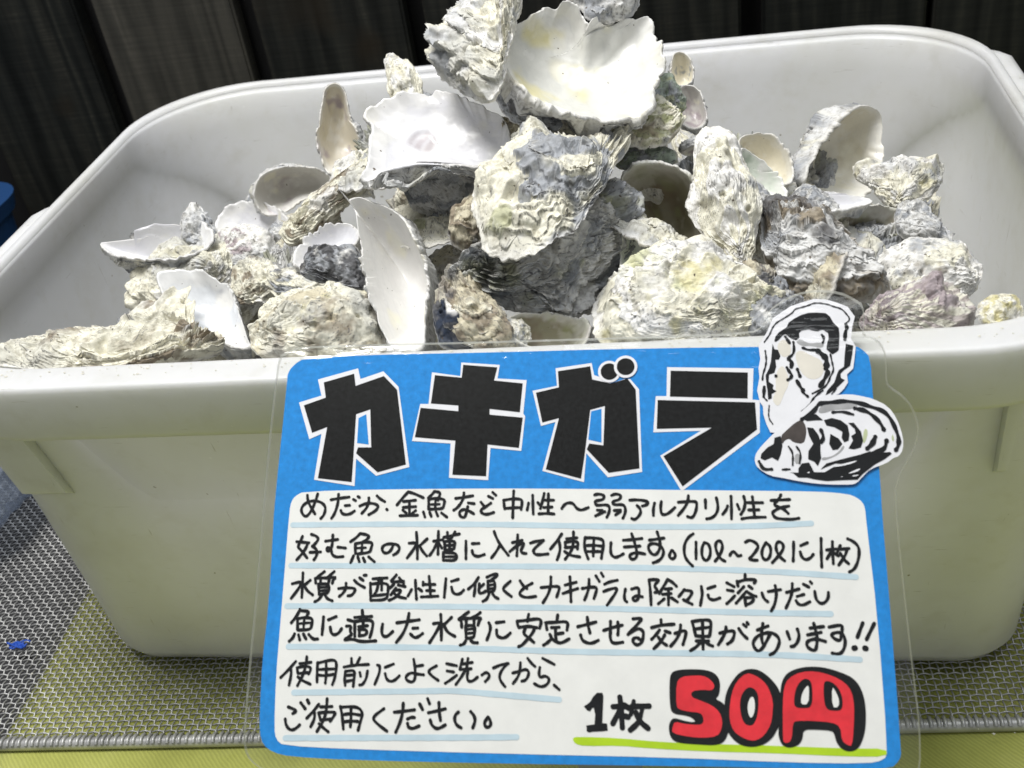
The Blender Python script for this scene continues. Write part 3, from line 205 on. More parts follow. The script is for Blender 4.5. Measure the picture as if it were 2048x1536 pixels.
S_GA_B = [[-225,1021,-72,1055,-79,1167,136,1197,149,1105,271,1075,381,1107,434,1029,450,501,252,474,111,631,127,670,219,656,231,922,135,897,95,579,73,437,-156,501,-71,844,-181,816]]
S_GA_H = [[141,887,209,903,207,675,121,696]]
S_RA_W = [[642,1180,1201,1160,1185,948,1231,944,1221,727,714,349,584,583,847,745,543,739,564,983,634,982]]
S_RA_B = [[665,1155,1163,1132,1154,956,656,978],[576,956,1200,929,1204,749,721,381,604,580,919,765,566,762]]
S_BLUE = [[-1941,1145,-1944,1179,-1925,1227,-1878,1273,-1837,1294,-1383,1314,-608,1310,402,1316,1859,1301,1904,1270,1946,1218,1942,936,1946,425,1941,161,1943,-202,1942,-1201,1928,-1249,1876,-1297,1644,-1304,623,-1309,-423,-1316,-1356,-1315,-1736,-1302,-1847,-1281,-1919,-1236,-1947,-1165,-1957,-1031,-1966,-718,-1952,-395,-1959,49,-1965,275]]
S_PANEL = [[-1849,301,-1827,336,-1771,368,-1185,378,-487,378,115,370,987,353,1550,344,1742,326,1795,303,1829,271,1841,230,1841,161,1865,-427,1864,-1203,1840,-1250,1742,-1272,1302,-1275,625,-1261,-424,-1259,-1360,-1251,-1786,-1238,-1837,-1203,-1854,-1132,-1867,-823,-1864,-502,-1861,-177,-1858,241]]
S_FILM = [[-2006,1308,-1954,1338,-1926,1347,-1871,1374,-1320,1379,-644,1379,535,1387,1190,1398,1273,1441,1293,1521,1348,1580,1489,1662,1628,1686,1779,1669,1872,1614,1924,1570,1920,1442,1905,1366,1970,1347,2016,1305,2042,1221,2028,1049,2047,1014,2129,949,2178,873,2209,738,2153,580,2032,402,2020,160,2038,-627,2048,-863,2054,-1065,2036,-1301,1992,-1357,774,-1373,-728,-1386,-1861,-1393,-1954,-1357,-2014,-1299,-2038,-1210,-2041,-1135,-2041,-717,-2033,-396,-2030,275,-2026,799,-2016,1075]]
S_OA_W = [[1239,1312,1300,1408,1339,1499,1392,1535,1463,1582,1532,1605,1613,1627,1664,1623,1714,1615,1769,1592,1824,1568,1866,1497,1845,1430,1831,1346,1857,1291,1843,1207,1830,1142,1789,1104,1791,1048,1763,1007,1728,973,1683,959,1607,893,1519,807,1394,727,1349,705,1311,723,1286,726,1264,782,1248,846,1248,899,1230,929,1216,1006,1235,1095,1232,1155,1246,1221]]
S_OB_W = [[1182,574,1206,614,1253,665,1311,722,1397,791,1489,859,1583,946,1611,957,1694,964,1793,970,1869,955,1939,936,2027,885,2075,803,2103,683,2096,603,2066,558,2033,550,1987,514,1889,481,1837,431,1796,389,1763,381,1656,382,1549,389,1442,406,1350,427,1269,442,1200,488,1178,528]]
S_OA_CREAM = [[1358,1321,1405,1357,1448,1307,1444,1247,1398,1223,1366,1260],[1337,1117,1385,1182,1415,1115,1422,1044,1386,985,1347,886,1305,939,1336,998],[1468,1258,1513,1275,1578,1231,1632,1206,1651,1146,1625,1087,1568,1070,1514,1101,1480,1174]]
S_OA_GREY = [[1477,1330,1507,1354,1561,1316,1640,1326,1660,1302,1637,1284,1571,1304,1520,1299]]
S_OA_INK = [[1342,1340,1350,1370,1374,1400,1427,1435,1440,1466,1481,1495,1527,1518,1573,1530,1619,1531,1680,1526,1707,1501,1726,1458,1758,1420,1760,1372,1753,1312,1748,1270,1736,1258,1707,1240,1691,1253,1670,1277,1678,1319,1689,1349,1688,1386,1656,1411,1622,1400,1588,1407,1567,1416,1521,1408,1503,1391,1504,1360,1481,1342,1450,1355,1429,1374,1415,1387,1395,1375,1371,1348,1351,1334],[1330,1322,1340,1285,1362,1279,1376,1236,1364,1212,1342,1213,1345,1165,1331,1123,1297,1112,1292,1064,1322,1040,1315,1016,1339,998,1307,981,1306,951,1283,943,1281,1005,1277,1046,1274,1106,1299,1154,1313,1201,1321,1261],[1795,1311,1841,1297,1831,1238,1812,1160,1771,1131,1748,1108,1749,1079,1773,1066,1725,1020,1673,980,1645,966,1658,998,1705,1050,1725,1103,1738,1132,1773,1155,1780,1215]]
S_OB_INK = [[1623,799,1673,813,1727,797,1768,762,1775,704,1767,664,1739,653,1725,682,1733,722,1686,752,1637,764],[1772,779,1807,779,1847,721,1856,663,1839,618,1795,607,1763,613,1794,664,1785,693,1813,710,1810,738,1785,765],[1658,709,1708,676,1727,642,1698,608,1665,603,1646,643],[1516,754,1554,748,1584,701,1593,661,1589,598,1591,552,1567,501,1547,530,1510,547,1515,599,1548,644,1524,702],[1487,813,1532,835,1576,840,1618,799,1574,800,1519,795],[1215,556,1222,585,1262,625,1302,647,1309,688,1348,699,1356,635,1342,578,1323,538,1286,561,1241,542],[1581,479,1622,518,1721,545,1831,572,1897,594,1901,577,2015,587,2024,576,1979,542,1917,509,1838,448,1803,412,1712,410,1615,405,1540,417,1497,428,1443,429,1412,458,1390,463,1445,460,1446,486,1470,519,1514,525,1528,496,1542,462,1607,461,1664,495,1719,514,1676,517,1626,498]]
S_OB_BROWN = [[1486,807,1511,760,1508,702,1488,645,1423,657,1402,683,1369,669,1356,641,1348,699,1383,733,1441,784],[1519,610,1590,621,1586,552,1558,535,1513,559]]
S_OB_GREY = [[1588,846,1607,898,1690,903,1773,913,1854,894,1797,866,1688,868,1632,845],[1592,558,1646,557,1702,591,1732,636,1742,619,1701,574,1640,546,1596,535],[1430,588,1473,576,1459,519,1426,514]]
S_OB_GREEN = [[1870,743,1891,731,1882,680,1857,635,1854,675],[2040,706,2048,672,2041,649,2029,672]]
S_OB_WHITE = [[1741,449,1825,487,1818,468,1774,453],[1765,436,1822,445,1788,430],[1700,431,1719,433,1708,428],[1494,460,1518,465,1509,454],[1636,492,1719,512,1817,537,1784,516,1707,497]]
S_DOTS = [[263,1157,57,75],[371,1188,58,77]]
# shells: id, location, rotation, margin outline (0.1 mm), hinge, cup depth (mm), look, resolution, frill, rib, scar, label
SHELLS = [
[1, [0.047, -0.0519, 0.2679], [0.6644, 0.0533, 0.2602, -0.6986], [-53, -341, 42, -327, 110, -308, 193, -259, 251, -178, 289, -55, 303, 57, 311, 146, 266, 207, 176, 285, 80, 253, -23, 310, -123, 274, -211, 257, -270, 210, -238, 150, -237, 75, -159, -13, -228, -71, -219, -167, -158, -221, -102, -287], [0, -318], 15, 'nacre_yellow', 1.4, 1.5, 0.5, [-21, -85, 57, 'cream'], 'large oyster shell crowning the heap, open to white and yellow-green inside'],
[2, [0.0066, -0.0519, 0.2745], [0.2269, -0.9005, 0.3319, -0.1659], [-253, 40, -295, -63, -284, -168, -162, -246, -11, -282, 80, -193, 116, -95, 172, 25, 256, 140, 322, 252, 180, 251, 5, 203, -126, 136], [0, -269], 20, 'cream_layered', 1.2, 1.0, 0.5, None, 'folded crusty shell leaning against the left side of the topmost white shell'],
[3, [0.0503, -0.0221, 0.2802], [0.3075, -0.9469, -0.0022, 0.0941], [-145, -10, -70, 56, -27, 124, 73, 105, 152, 76, 157, -79, 0, -166, -140, -107], [0, -166], 14, 'grey', 1.0, 1.0, 0.5, None, 'grey wrinkled shell cut off by the top edge of the photo'],
[4, [0.0822, 0.0143, 0.2347], [0.1625, 0.0739, 0.3506, -0.9193], [15, -82, -22, -83, -49, -44, -43, 29, -14, 82, 42, 73, 71, 26], [0, -89], 10, 'nacre_cream', 1.0, 1.0, 0.5, None, 'tiny cream cup shell just right of the topmost white shell'],
[5, [0.0753, -0.0312, 0.2392], [0.1761, 0.0686, -0.949, -0.2523], [17, 125, -37, 107, -74, 9, -56, -83, 12, -131, 72, -64, 66, 39], [0, -117], 10, 'green_grey', 1.0, 1.0, 0.5, None, 'small greenish grey shell tucked behind the right edge of the topmost shell'],
[6, [0.0861, -0.0201, 0.2304], [0.158, 0.1254, 0.3377, -0.9194], [14, -126, -58, -77, -50, -7, -31, 87, 36, 106, 89, 17], [0, -104], 8, 'nacre_grey', 1.0, 1.0, 0.5, None, 'thin grey inner shell standing right of the greenish grey one'],
[7, [-0.0146, -0.0695, 0.2474], [0.802, 0.1774, -0.0517, 0.568], [9, 340, 115, 292, 185, 210, 234, 124, 243, 19, 213, -73, 206, -168, 168, -230, 104, -274, 49, -314, 21, -400, -50, -395, -67, -301, -82, -189, -155, -40, -224, 74, -318, 139, -304, 176, -184, 196, -110, 243, -32, 262, -20, 308], [0, -398], 9, 'nacre_white', 1.4, 1.0, 0.5, [29, 82, 55, 'purple'], 'bright white open shell with a purple muscle scar'],
[8, [0.0652, -0.056, 0.2374], [0.0646, -0.7884, 0.5924, 0.1526], [-60, 170, -96, 58, -125, -75, -78, -156, 1, -160, 98, -108, 125, -9, 89, 104, 46, 175], [0, -156], 14, 'olive', 1.0, 1.0, 0.5, None, 'olive and cream shell wedged right under the topmost white shell'],
[9, [0.0178, -0.0593, 0.2404], [0.2633, -0.8146, -0.5136, -0.0576], [6, -92, 94, -15, 40, 63, -60, 63, -79, -19], [0, -77], 9, 'brown', 1.0, 1.0, 0.5, None, 'small brown shell between the scarred white shell and the central lumpy shell'],
[10, [0.0298, -0.1001, 0.2363], [0.0638, -0.8912, 0.4462, 0.0501], [12, -387, -84, -393, -159, -283, -323, -227, -392, -189, -267, -57, -191, 51, -139, 195, -78, 254, 56, 307, 145, 337, 224, 334, 300, 274, 327, 150, 305, 25, 183, -131, 82, -261], [0, -379], 22, 'cream_grey', 1.4, 1.0, 0.5, [144, 249, 49, 'green'], 'lumpy cream shell at the heap centre with its blunt hinge pointing up right'],
[11, [0.0319, -0.1028, 0.2073], [0.4176, -0.5001, -0.7395, -0.1691], [2, -372, -5, -419, 62, -367, 122, -225, 194, -6, 251, 195, 264, 318, 179, 381, 110, 376, 13, 323, -59, 280, -120, 231, -217, 94, -221, 22, -177, -47, -184, -175, -132, -268, -81, -340], [0, -412], 22, 'white_grey_green', 1.4, 1.0, 0.5, None, 'broad flaky grey-white shell beneath the central lumpy shell'],
[12, [0.0742, -0.0844, 0.2113], [0.8276, 0.5612, 0.0092, -0.0046], [-181, 193, -73, 232, 42, 210, 117, 139, 133, -6, 197, -166, 127, -242, -10, -257, -87, -194, -110, 5, -156, 86], [0, -247], 26, 'nacre_shaded', 1.1, 1.0, 0.5, None, 'dark hollow shell standing on edge with a pale arched rim'],
[13, [0.0967, -0.0832, 0.2188], [0.0399, -0.0828, 0.9384, 0.3331], [26, 303, -59, 288, -101, 213, -102, 123, -123, 15, -123, -66, -87, -164, -48, -248, -10, -323, 38, -282, 64, -196, 126, -87, 143, -9, 116, 50, 77, 136, 64, 247], [0, -317], 18, 'cream_white', 1.3, 1.0, 0.5, None, 'long knobbly cream shell standing upright right of the dark hollow'],
[14, [0.1135, -0.061, 0.213], [0.3396, -0.1523, 0.2918, -0.8811], [3, -192, -44, -124, -92, -3, -62, 87, 15, 146, 106, 99, 73, -13], [0, -178], 8, 'nacre_green', 1.0, 1.0, 0.5, None, 'pale green smooth shell peeking out behind the upright cream shell'],
[15, [0.1162, -0.0368, 0.2118], [0.3273, 0.1263, 0.3107, -0.8834], [3, -168, -94, -83, -84, 30, -41, 117, 17, 148, 63, 80, 86, -15, 51, -111], [0, -158], 14, 'nacre_cream', 1.0, 1.0, 0.5, None, 'small hollow cream shell behind the upright cream one'],
[16, [0.1553, -0.0033, 0.1963], [0.0602, 0.4634, -0.3079, 0.8288], [200, 322, 186, 135, 149, -5, 109, -145, 26, -257, -80, -278, -145, -214, -195, -109, -227, 39, -101, 203, 80, 311], [0, -264], 22, 'nacre_beige', 1.2, 1.0, 0.5, None, 'tall pointed shell standing hinge-up against the back wall of the tub'],
[17, [0.1726, -0.0246, 0.1913], [0.1123, -0.1245, -0.9682, -0.1855], [207, -17, 147, 26, 93, 16, 14, 105, -64, 94, -146, 178, -165, 118, -146, -19, -109, -103, 0, -183, 65, -137, 104, -78], [0, -183], 12, 'cream_yellow', 1.1, 2.0, 0.5, None, 'frilly cream and yellow shell with ragged fingers at the right of the heap'],
[18, [0.1758, -0.0607, 0.1856], [0.3348, -0.8547, -0.3967, 0.0066], [-16, -147, 88, -82, 74, -10, 53, 119, -6, 132, -32, 45, -77, 1, -86, -60], [0, -118], 9, 'grey', 1.0, 1.0, 0.5, None, 'slim grey shell hanging below the ragged yellow one'],
[19, [0.1411, -0.0583, 0.2024], [0.481, -0.0454, 0.0679, -0.8729], [-1, -176, -23, -74, -71, 35, -100, 120, -53, 135, 26, 61, 123, 0, 98, -101], [0, -153], 5, 'nacre_white', 1.0, 1.0, 0.5, None, 'thin white shell lying edge-on with a long point to the right'],
[20, [0.1333, -0.0604, 0.1988], [0.2141, -0.8184, -0.5322, -0.0345], [7, -120, 85, -9, 43, 104, -57, 57, -78, -32], [0, -106], 9, 'grey', 1.0, 1.0, 0.5, None, 'grey nub of a shell below the edge-on white shell'],
[21, [0.157, -0.0568, 0.1851], [0.8768, 0.3322, 0.2081, -0.2785], [-178, -51, -113, 70, 6, 152, 84, 133, 161, 44, 134, -59, 6, -162, -101, -127], [0, -154], 16, 'nacre_shaded', 1.0, 1.0, 0.5, None, 'shaded hollow shell low at the back right of the heap'],
[22, [0.1304, -0.0941, 0.1966], [0.2482, -0.8889, -0.3848, -0.0092], [-31, -252, 27, -276, 82, -236, 125, -166, 156, -106, 103, -25, 110, 55, 132, 139, 125, 245, 91, 298, -1, 274, -89, 225, -180, 134, -249, 43, -173, -43, -149, -133, -81, -177], [0, -259], 26, 'grey_brown', 1.4, 1.0, 0.5, None, 'dark grey-brown shell with deep flaky layers above the oyster drawing'],
[23, [0.1731, -0.0892, 0.183], [0.0774, -0.6155, 0.7479, 0.236], [4, 210, -90, 135, -142, 24, -138, -74, -90, -156, -14, -182, 87, -154, 125, -64, 145, 86, 113, 176], [0, -174], 20, 'white_spots', 1.2, 1.0, 0.5, None, 'rounded white shell with brown specks near the right wall of the tub'],
[24, [0.1615, -0.1354, 0.196], [0.1661, -0.5392, -0.82, -0.0967], [32, -213, 69, -115, 76, 7, 115, 108, 33, 141, -8, 197, -100, 161, -117, 53, -72, -115, -28, -225], [0, -220], 14, 'purple', 1.1, 1.0, 1.2, None, 'shell with fine purple ribs resting on the front rim at right'],
[25, [0.1862, -0.1395, 0.1969], [0.0854, 0.0124, -0.9756, -0.2019], [67, 22, 7, 61, -70, 62, -78, -26, 2, -72, 73, -46], [0, -62], 9, 'yellow_white', 1.0, 1.0, 0.5, None, 'stubby yellow-white shell piece at the right end of the front rim'],
[26, [0.0814, -0.1235, 0.1976], [0.0622, -0.6238, 0.7495, 0.2126], [215, 305, 81, 318, -24, 276, -145, 188, -189, 101, -213, -10, -187, -91, -120, -151, -81, -260, -44, -331, 40, -357, 144, -261, 228, -3, 295, 276], [0, -338], 22, 'yellow_green', 1.4, 1.0, 0.5, None, 'broad creamy yellow-green shell right behind the sign top'],
[27, [-0.0314, -0.1146, 0.2165], [0.1417, 0.1058, 0.2676, -0.9472], [89, -361, 71, -316, 65, -268, 75, -201, 101, -15, 98, 116, 92, 261, 85, 347, 29, 384, -34, 395, -68, 296, -115, 187, -139, 74, -133, -3, -120, -91, -108, -181, -28, -275, 40, -351], [0, -304], 26, 'nacre_white2', 1.4, 1.0, 0.5, None, 'deep trough-shaped white shell standing on end behind the sign top-left'],
[28, [-0.0585, -0.0995, 0.2057], [0.2325, -0.6152, -0.7408, -0.1364], [8, -135, 74, -93, 97, -11, 110, 92, -7, 127, -111, 128, -87, 53, -54, -46, -29, -116], [0, -125], 12, 'dark_grey', 1.0, 1.0, 0.5, None, 'small dark grey pointed shell left of the white trough-shaped shell'],
[29, [-0.0767, -0.0413, 0.2068], [0.2536, -0.2693, -0.9134, -0.1698], [25, -266, 57, -198, 58, -121, 69, 46, 61, 199, 60, 313, -11, 282, -68, 202, -52, 83, -67, -59, -81, -198, -50, -282], [0, -269], 14, 'striped', 1.2, 1.0, 0.5, None, 'long cream shell with dark stripes slanting up to the scarred white shell'],
[30, [-0.1177, 0.0182, 0.1878], [0.6404, 0.3021, 0.5298, -0.4669], [-14, -181, -96, -134, -120, -30, -108, 94, -63, 202, 9, 224, 50, 146, 61, 41, 116, -44, 111, -145, 56, -173], [0, -171], 16, 'nacre_grey', 1.0, 1.0, 0.5, None, 'arched grey shell with a hollow beige underside at the back left'],
[31, [-0.0814, 0.0085, 0.222], [0.0874, -0.139, 0.4533, -0.8761], [62, -137, 50, -204, -1, -221, -46, -191, -52, -102, -75, 6, -121, 104, -127, 188, -41, 221, 65, 216, 94, 120, 108, 48, 82, -47], [0, -212], 14, 'nacre_tan', 1.1, 1.0, 0.5, None, 'narrow beige shell standing hinge-up at the back left'],
[32, [-0.0504, 0.025, 0.2346], [0.3442, -0.9186, -0.1926, 0.0259], [-41, -130, -2, -148, 41, -87, 77, -3, 78, 68, 48, 197, -90, 162, -57, 6, -55, -64], [0, -139], 10, 'cream_white', 1.0, 1.0, 0.5, None, 'cream shell tip poking up behind the scarred white shell'],
[33, [-0.138, 0.0061, 0.1762], [0.8135, 0.2368, -0.1604, 0.5064], [-78, 195, 9, 210, 99, 137, 144, 35, 128, -103, 66, -220, -65, -270, -152, -88, -151, 105], [0, -245], 8, 'nacre_white', 1.0, 1.0, 0.5, None, 'thin smooth white shell lying at the far left of the back row'],
[34, [-0.155, -0.0528, 0.2006], [0.7176, 0.0482, 0.0466, -0.6932], [-24, -326, -32, -241, -26, -91, -85, -12, -125, 62, -141, 144, -43, 233, 37, 255, 106, 215, 136, 81, 132, -88, 65, -232], [0, -292], 10, 'nacre_white', 1.0, 1.0, 0.5, None, 'slender pale shell jutting out over the empty left side of the tub'],
[35, [-0.1447, -0.0367, 0.1985], [0.0793, 0.4894, -0.798, -0.3427], [35, 63, -20, 83, -79, 101, -70, 37, -49, -53, -8, -112, 89, -102, 102, -17], [0, -97], 7, 'grey', 1.0, 1.8, 0.5, None, 'small blue-grey shell with a curled tip at the left of the heap'],
[36, [-0.1496, -0.0578, 0.1823], [0.1853, -0.6559, 0.7085, 0.1828], [168, 205, -2, 234, -109, 189, -189, 92, -247, -37, -199, -176, -78, -278, 52, -256, 129, -125, 231, 26, 244, 124], [0, -270], 20, 'cream_yellow', 1.3, 1.0, 0.5, None, 'bulky cream shell with brown pits at the left foot of the heap'],
[37, [-0.1191, -0.0444, 0.19], [0.2279, -0.6878, -0.6821, -0.0989], [40, -151, 116, -97, 122, 33, 52, 117, -63, 128, -148, 40, -118, -70], [0, -131], 12, 'pink_white', 1.0, 1.0, 0.5, None, 'lumpy pinkish white shell at the left shoulder of the heap'],
[38, [-0.1004, -0.0776, 0.1887], [0.1887, -0.4002, -0.8759, -0.1924], [-2, -166, 136, -61, 139, 43, 9, 93, -81, 101, -111, 45, -89, -55], [0, -128], 12, 'striped', 1.0, 1.0, 0.5, None, 'grey and yellowish shell right of the bluish white triangular one'],
[39, [-0.1187, -0.0983, 0.1923], [0.8879, 0.2074, 0.0545, 0.4069], [-75, 277, 12, 255, 104, 148, 125, 37, 106, -44, 68, -136, 31, -223, 5, -316, -68, -202, -94, -57, -110, 69, -104, 193], [0, -302], 10, 'nacre_blue', 1.2, 1.0, 0.5, None, 'triangular bluish white shell open upward near the left end of the rim'],
[40, [-0.0586, -0.1316, 0.1992], [0.2041, -0.541, -0.8035, -0.1416], [-39, -271, 56, -247, 91, -193, 151, -62, 172, 42, 115, 150, 40, 222, -81, 237, -196, 203, -185, 59, -124, -140], [0, -250], 22, 'yellow_brown', 1.3, 1.0, 0.5, None, 'cream and yellow-brown crusted shell in the front row left of the sign'],
[41, [-0.1548, -0.12, 0.1879], [0.0475, 0.6934, -0.7173, -0.0494], [176, 466, 84, 385, -6, 277, -43, 229, -108, 59, -177, -90, -228, -118, -154, -239, -49, -429, 5, -497, 75, -371, 169, -28, 256, 356], [0, -487], 9, 'striped', 1.3, 1.0, 0.5, None, 'long flat cream shell with brown streaks lying on the front rim at left'],
[42, [-0.0712, -0.0738, 0.2036], [0.4197, 0.151, -0.1189, 0.8871], [10, 160, 88, 67, 103, -38, 68, -167, -33, -164, -87, -68, -94, 68, -55, 142], [0, -166], 8, 'nacre_white', 1.0, 1.6, 0.5, None, 'ragged-edged white shell inside up, left of the trough-shaped shell'],
[43, [0.002, -0.1336, 0.2035], [0.2694, -0.9156, -0.2983, 0.0087], [-59, -104, 17, -178, 68, -147, 75, -47, 85, 82, 78, 210, -50, 157, -110, 60, -105, -34], [0, -168], 12, 'brown', 1.0, 1.0, 0.5, None, 'tan and brown shell right of the white trough-shaped shell'],
[44, [-0.0046, -0.1358, 0.2014], [0.3168, -0.9351, -0.1159, 0.1088], [-65, -47, -38, -87, 10, -94, 57, -61, 75, 37, 78, 116, -52, 113, -66, 23], [0, -87], 12, 'navy', 1.0, 1.0, 0.5, None, 'small dark navy shell stub with a white crusted top'],
[45, [-0.0196, -0.0637, 0.2208], [0.3117, -0.8083, -0.4931, -0.0791], [-1, -163, 73, -87, 129, 27, 103, 118, 5, 143, -83, 88, -140, -23, -87, -102], [0, -139], 14, 'grey', 1.0, 1.0, 0.5, None, 'wrinkled grey shell shaded beneath the scarred white shell'],
[46, [-0.0034, -0.0893, 0.218], [0.3133, -0.9278, 0.1413, 0.1448], [-40, 102, -67, 10, -51, -88, -2, -147, 51, -59, 72, 58, 39, 124], [0, -132], 10, 'brown', 1.0, 1.0, 0.5, None, 'brown-grey rounded shell left of the central lumpy shell'],
[47, [0.0324, -0.1384, 0.1981], [0.6925, 0.0607, 0.1824, -0.6954], [-10, -200, -75, -86, -76, 63, -57, 147, 47, 135, 90, 38, 82, -99], [0, -189], 12, 'nacre_shaded', 1.0, 1.0, 0.5, None, 'olive-stained hollow shell in the gap above the sign'],
[48, [0.0622, -0.104, 0.208], [0.9303, 0.358, -0.0397, -0.0698], [-52, 96, 13, 140, 50, 55, 48, -64, -7, -153, -52, -74], [0, -143], 8, 'nacre_green', 1.0, 1.0, 0.5, None, 'sliver of a greenish shell beside the flaky grey-white one'],
[49, [-0.0731, -0.0098, 0.2076], [0.1832, -0.9337, 0.24, 0.1923], [11, 196, -80, 48, -63, -61, -15, -159, 73, -78, 73, 53], [0, -151], 9, 'cream_white', 1.0, 1.0, 0.5, None, 'smooth cream shell below the narrow upright beige shell'],
[50, [0.0182, -0.138, 0.1964], [0.0168, -0.3834, 0.8834, 0.269], [33, 47, -17, 47, -56, 15, -46, -32, 14, -61, 72, -16], [0, -60], 8, 'cream_grey', 1.0, 2.0, 0.5, None, 'crumpled little cream shell fragment just above the sign edge'],
[51, [0.1109, -0.1269, 0.1937], [0.1827, -0.8547, 0.4437, 0.1981], [-25, 111, -117, 2, -101, -89, -17, -107, 85, -77, 114, 33, 60, 127], [0, -95], 12, 'dark_grey', 1.0, 1.0, 0.5, None, 'added dark shell filling the shaded gap left of the flaky grey-brown shell'],  # added gap filler, its dark crust stands in for shade
[52, [-0.0766, -0.0843, 0.1875], [0.2108, -0.7319, -0.6444, -0.0681], [20, -205, 124, -104, 86, 90, 4, 203, -121, 109, -114, -93], [0, -176], 12, 'cream_grey', 1.0, 1.0, 0.5, None, 'pale shell half hidden under the small dark grey pointed shell'],
[53, [0.0206, -0.063, 0.253], [0.1406, -0.462, 0.8097, 0.3335], [-68, 175, -40, 92, -27, -15, -32, -151, 17, -176, 59, -69, 70, 29, 21, 114], [0, -159], 9, 'dark_grey', 1.0, 1.0, 0.5, None, 'dark layered shell edge under the lower left of the topmost white shell'],
[54, [0.068, -0.0584, 0.2264], [0.2409, -0.4927, -0.8086, -0.2131], [-6, -164, 83, -56, 58, 33, -9, 102, -82, 101, -45, -15], [0, -150], 8, 'green_grey', 1.0, 1.0, 0.5, None, 'green-black shell in the shadow above the dark hollow one']]

# ================================================================ SETTING
# table under everything
M_table, n_, l_, b_ = mat('dark_table', (0.045, 0.045, 0.05), 0.55)
v, f = box(0, -0.05, -0.0235, 2.4, 1.4, 0.03)
tag(mesh_obj('table_top', v, f, M_table), kind='structure')

# yellow-green cloth
M_cloth, n_, l_, b_ = mat('green_cloth', (0.52, 0.56, 0.11), 0.85)
w1 = noise(n_, l_, 26, 5, 0.6); 
cr = ramp(n_, l_, w1.outputs['Fac'], [(0.25, (0.33, 0.345, 0.075)), (0.55, (0.44, 0.46, 0.11)), (0.8, (0.52, 0.525, 0.17))])
tw = N(n_, 'ShaderNodeTexWave', wave_type='BANDS', bands_direction='DIAGONAL'); tw.inputs['Scale'].default_value = 260; tw.inputs['Distortion'].default_value = 2.5
tw.inputs['Detail'].default_value = 2
tc = N(n_, 'ShaderNodeTexCoord'); l_.new(tc.outputs['Object'], tw.inputs['Vector'])
l_.new(mix(n_, l_, cr.outputs['Color'], tw.outputs['Color'], 0.10, 'OVERLAY'), b_.inputs['Base Color'])
bump(n_, l_, b_, tw.outputs['Fac'], 0.25, 0.0006)
nx, ny = 90, 60
xs = np.linspace(-0.262, 0.62, nx); ys = np.linspace(-0.62, 0.235, ny)
gx, gy = np.meshgrid(xs, ys)
P = np.stack([gx.ravel(), gy.ravel(), np.zeros(nx * ny)], 1)
P[:, 2] = -0.0062 + 0.0006 * fbm(P * 18, 3, 5)
idx = np.arange(nx * ny).reshape(ny, nx)
F = np.stack([idx[:-1, :-1], idx[:-1, 1:], idx[1:, 1:], idx[1:, :-1]], -1).reshape(-1, 4)
top = P; bot = P.copy(); bot[:, 2] = -0.0082
rim = np.concatenate([idx[0, :], idx[1:, -1], idx[-1, -2::-1], idx[-2:0:-1, 0]])
rq = np.stack([rim, rim + nx * ny, np.roll(rim, -1) + nx * ny, np.roll(rim, -1)], 1)
cloth = mesh_obj('table_cloth', np.concatenate([top, bot]), np.concatenate([F, F[:, ::-1] + nx * ny, rq]), M_cloth, smooth=True)
tag(cloth, 'yellow-green cloth under the wire mesh and along the table front', 'cloth')

# fence of dark stained boards --------------------------------------------
M_wood, n_, l_, b_ = mat('dark_stained_wood', (0.03, 0.03, 0.03), 0.9, Specular_IOR_Level=0.08)
tc = N(n_, 'ShaderNodeTexCoord'); oi = N(n_, 'ShaderNodeObjectInfo')
off = N(n_, 'ShaderNodeVectorMath', operation='SCALE'); off.inputs['Scale'].default_value = 7.0
cmb = N(n_, 'ShaderNodeCombineXYZ')
for i in range(3): l_.new(oi.outputs['Random'], cmb.inputs[i])
l_.new(cmb.outputs[0], off.inputs[0])
add = N(n_, 'ShaderNodeVectorMath', operation='ADD'); l_.new(tc.outputs['Object'], add.inputs[0]); l_.new(off.outputs[0], add.inputs[1])
mp = N(n_, 'ShaderNodeMapping'); mp.inputs['Scale'].default_value = (17, 17, 1.7); l_.new(add.outputs[0], mp.inputs[0])
g1 = N(n_, 'ShaderNodeTexNoise'); g1.inputs['Scale'].default_value = 1.0; g1.inputs['Detail'].default_value = 5; g1.inputs['Distortion'].default_value = 1.4
l_.new(mp.outputs[0], g1.inputs['Vector'])
mp2 = N(n_, 'ShaderNodeMapping'); mp2.inputs['Scale'].default_value = (150, 150, 8); l_.new(add.outputs[0], mp2.inputs[0])
g2 = N(n_, 'ShaderNodeTexNoise'); g2.inputs['Scale'].default_value = 1.0; g2.inputs['Detail'].default_value = 3
l_.new(mp2.outputs[0], g2.inputs['Vector'])
mw = N(n_, 'ShaderNodeMapping'); mw.inputs['Scale'].default_value = (1, 1, 0.10); l_.new(add.outputs[0], mw.inputs[0])
wv = N(n_, 'ShaderNodeTexWave', wave_type='BANDS', bands_direction='X'); wv.inputs['Scale'].default_value = 17; wv.inputs['Distortion'].default_value = 16
wv.inputs['Detail'].default_value = 3.5; wv.inputs['Detail Scale'].default_value = 1.3; wv.inputs['Detail Roughness'].default_value = 0.62; l_.new(mw.outputs[0], wv.inputs['Vector'])
saw = noise(n_, l_, 1.0, 2, 0.6, stretch=(22, 22, 520))
gm = N(n_, 'ShaderNodeMix', data_type='FLOAT'); gm.inputs[0].default_value = 0.30; l_.new(g1.outputs['Fac'], gm.inputs[2]); l_.new(wv.outputs['Fac'], gm.inputs[3])
gm2 = N(n_, 'ShaderNodeMix', data_type='FLOAT'); gm2.inputs[0].default_value = 0.30; l_.new(gm.outputs[0], gm2.inputs[2]); l_.new(saw.outputs['Fac'], gm2.inputs[3])
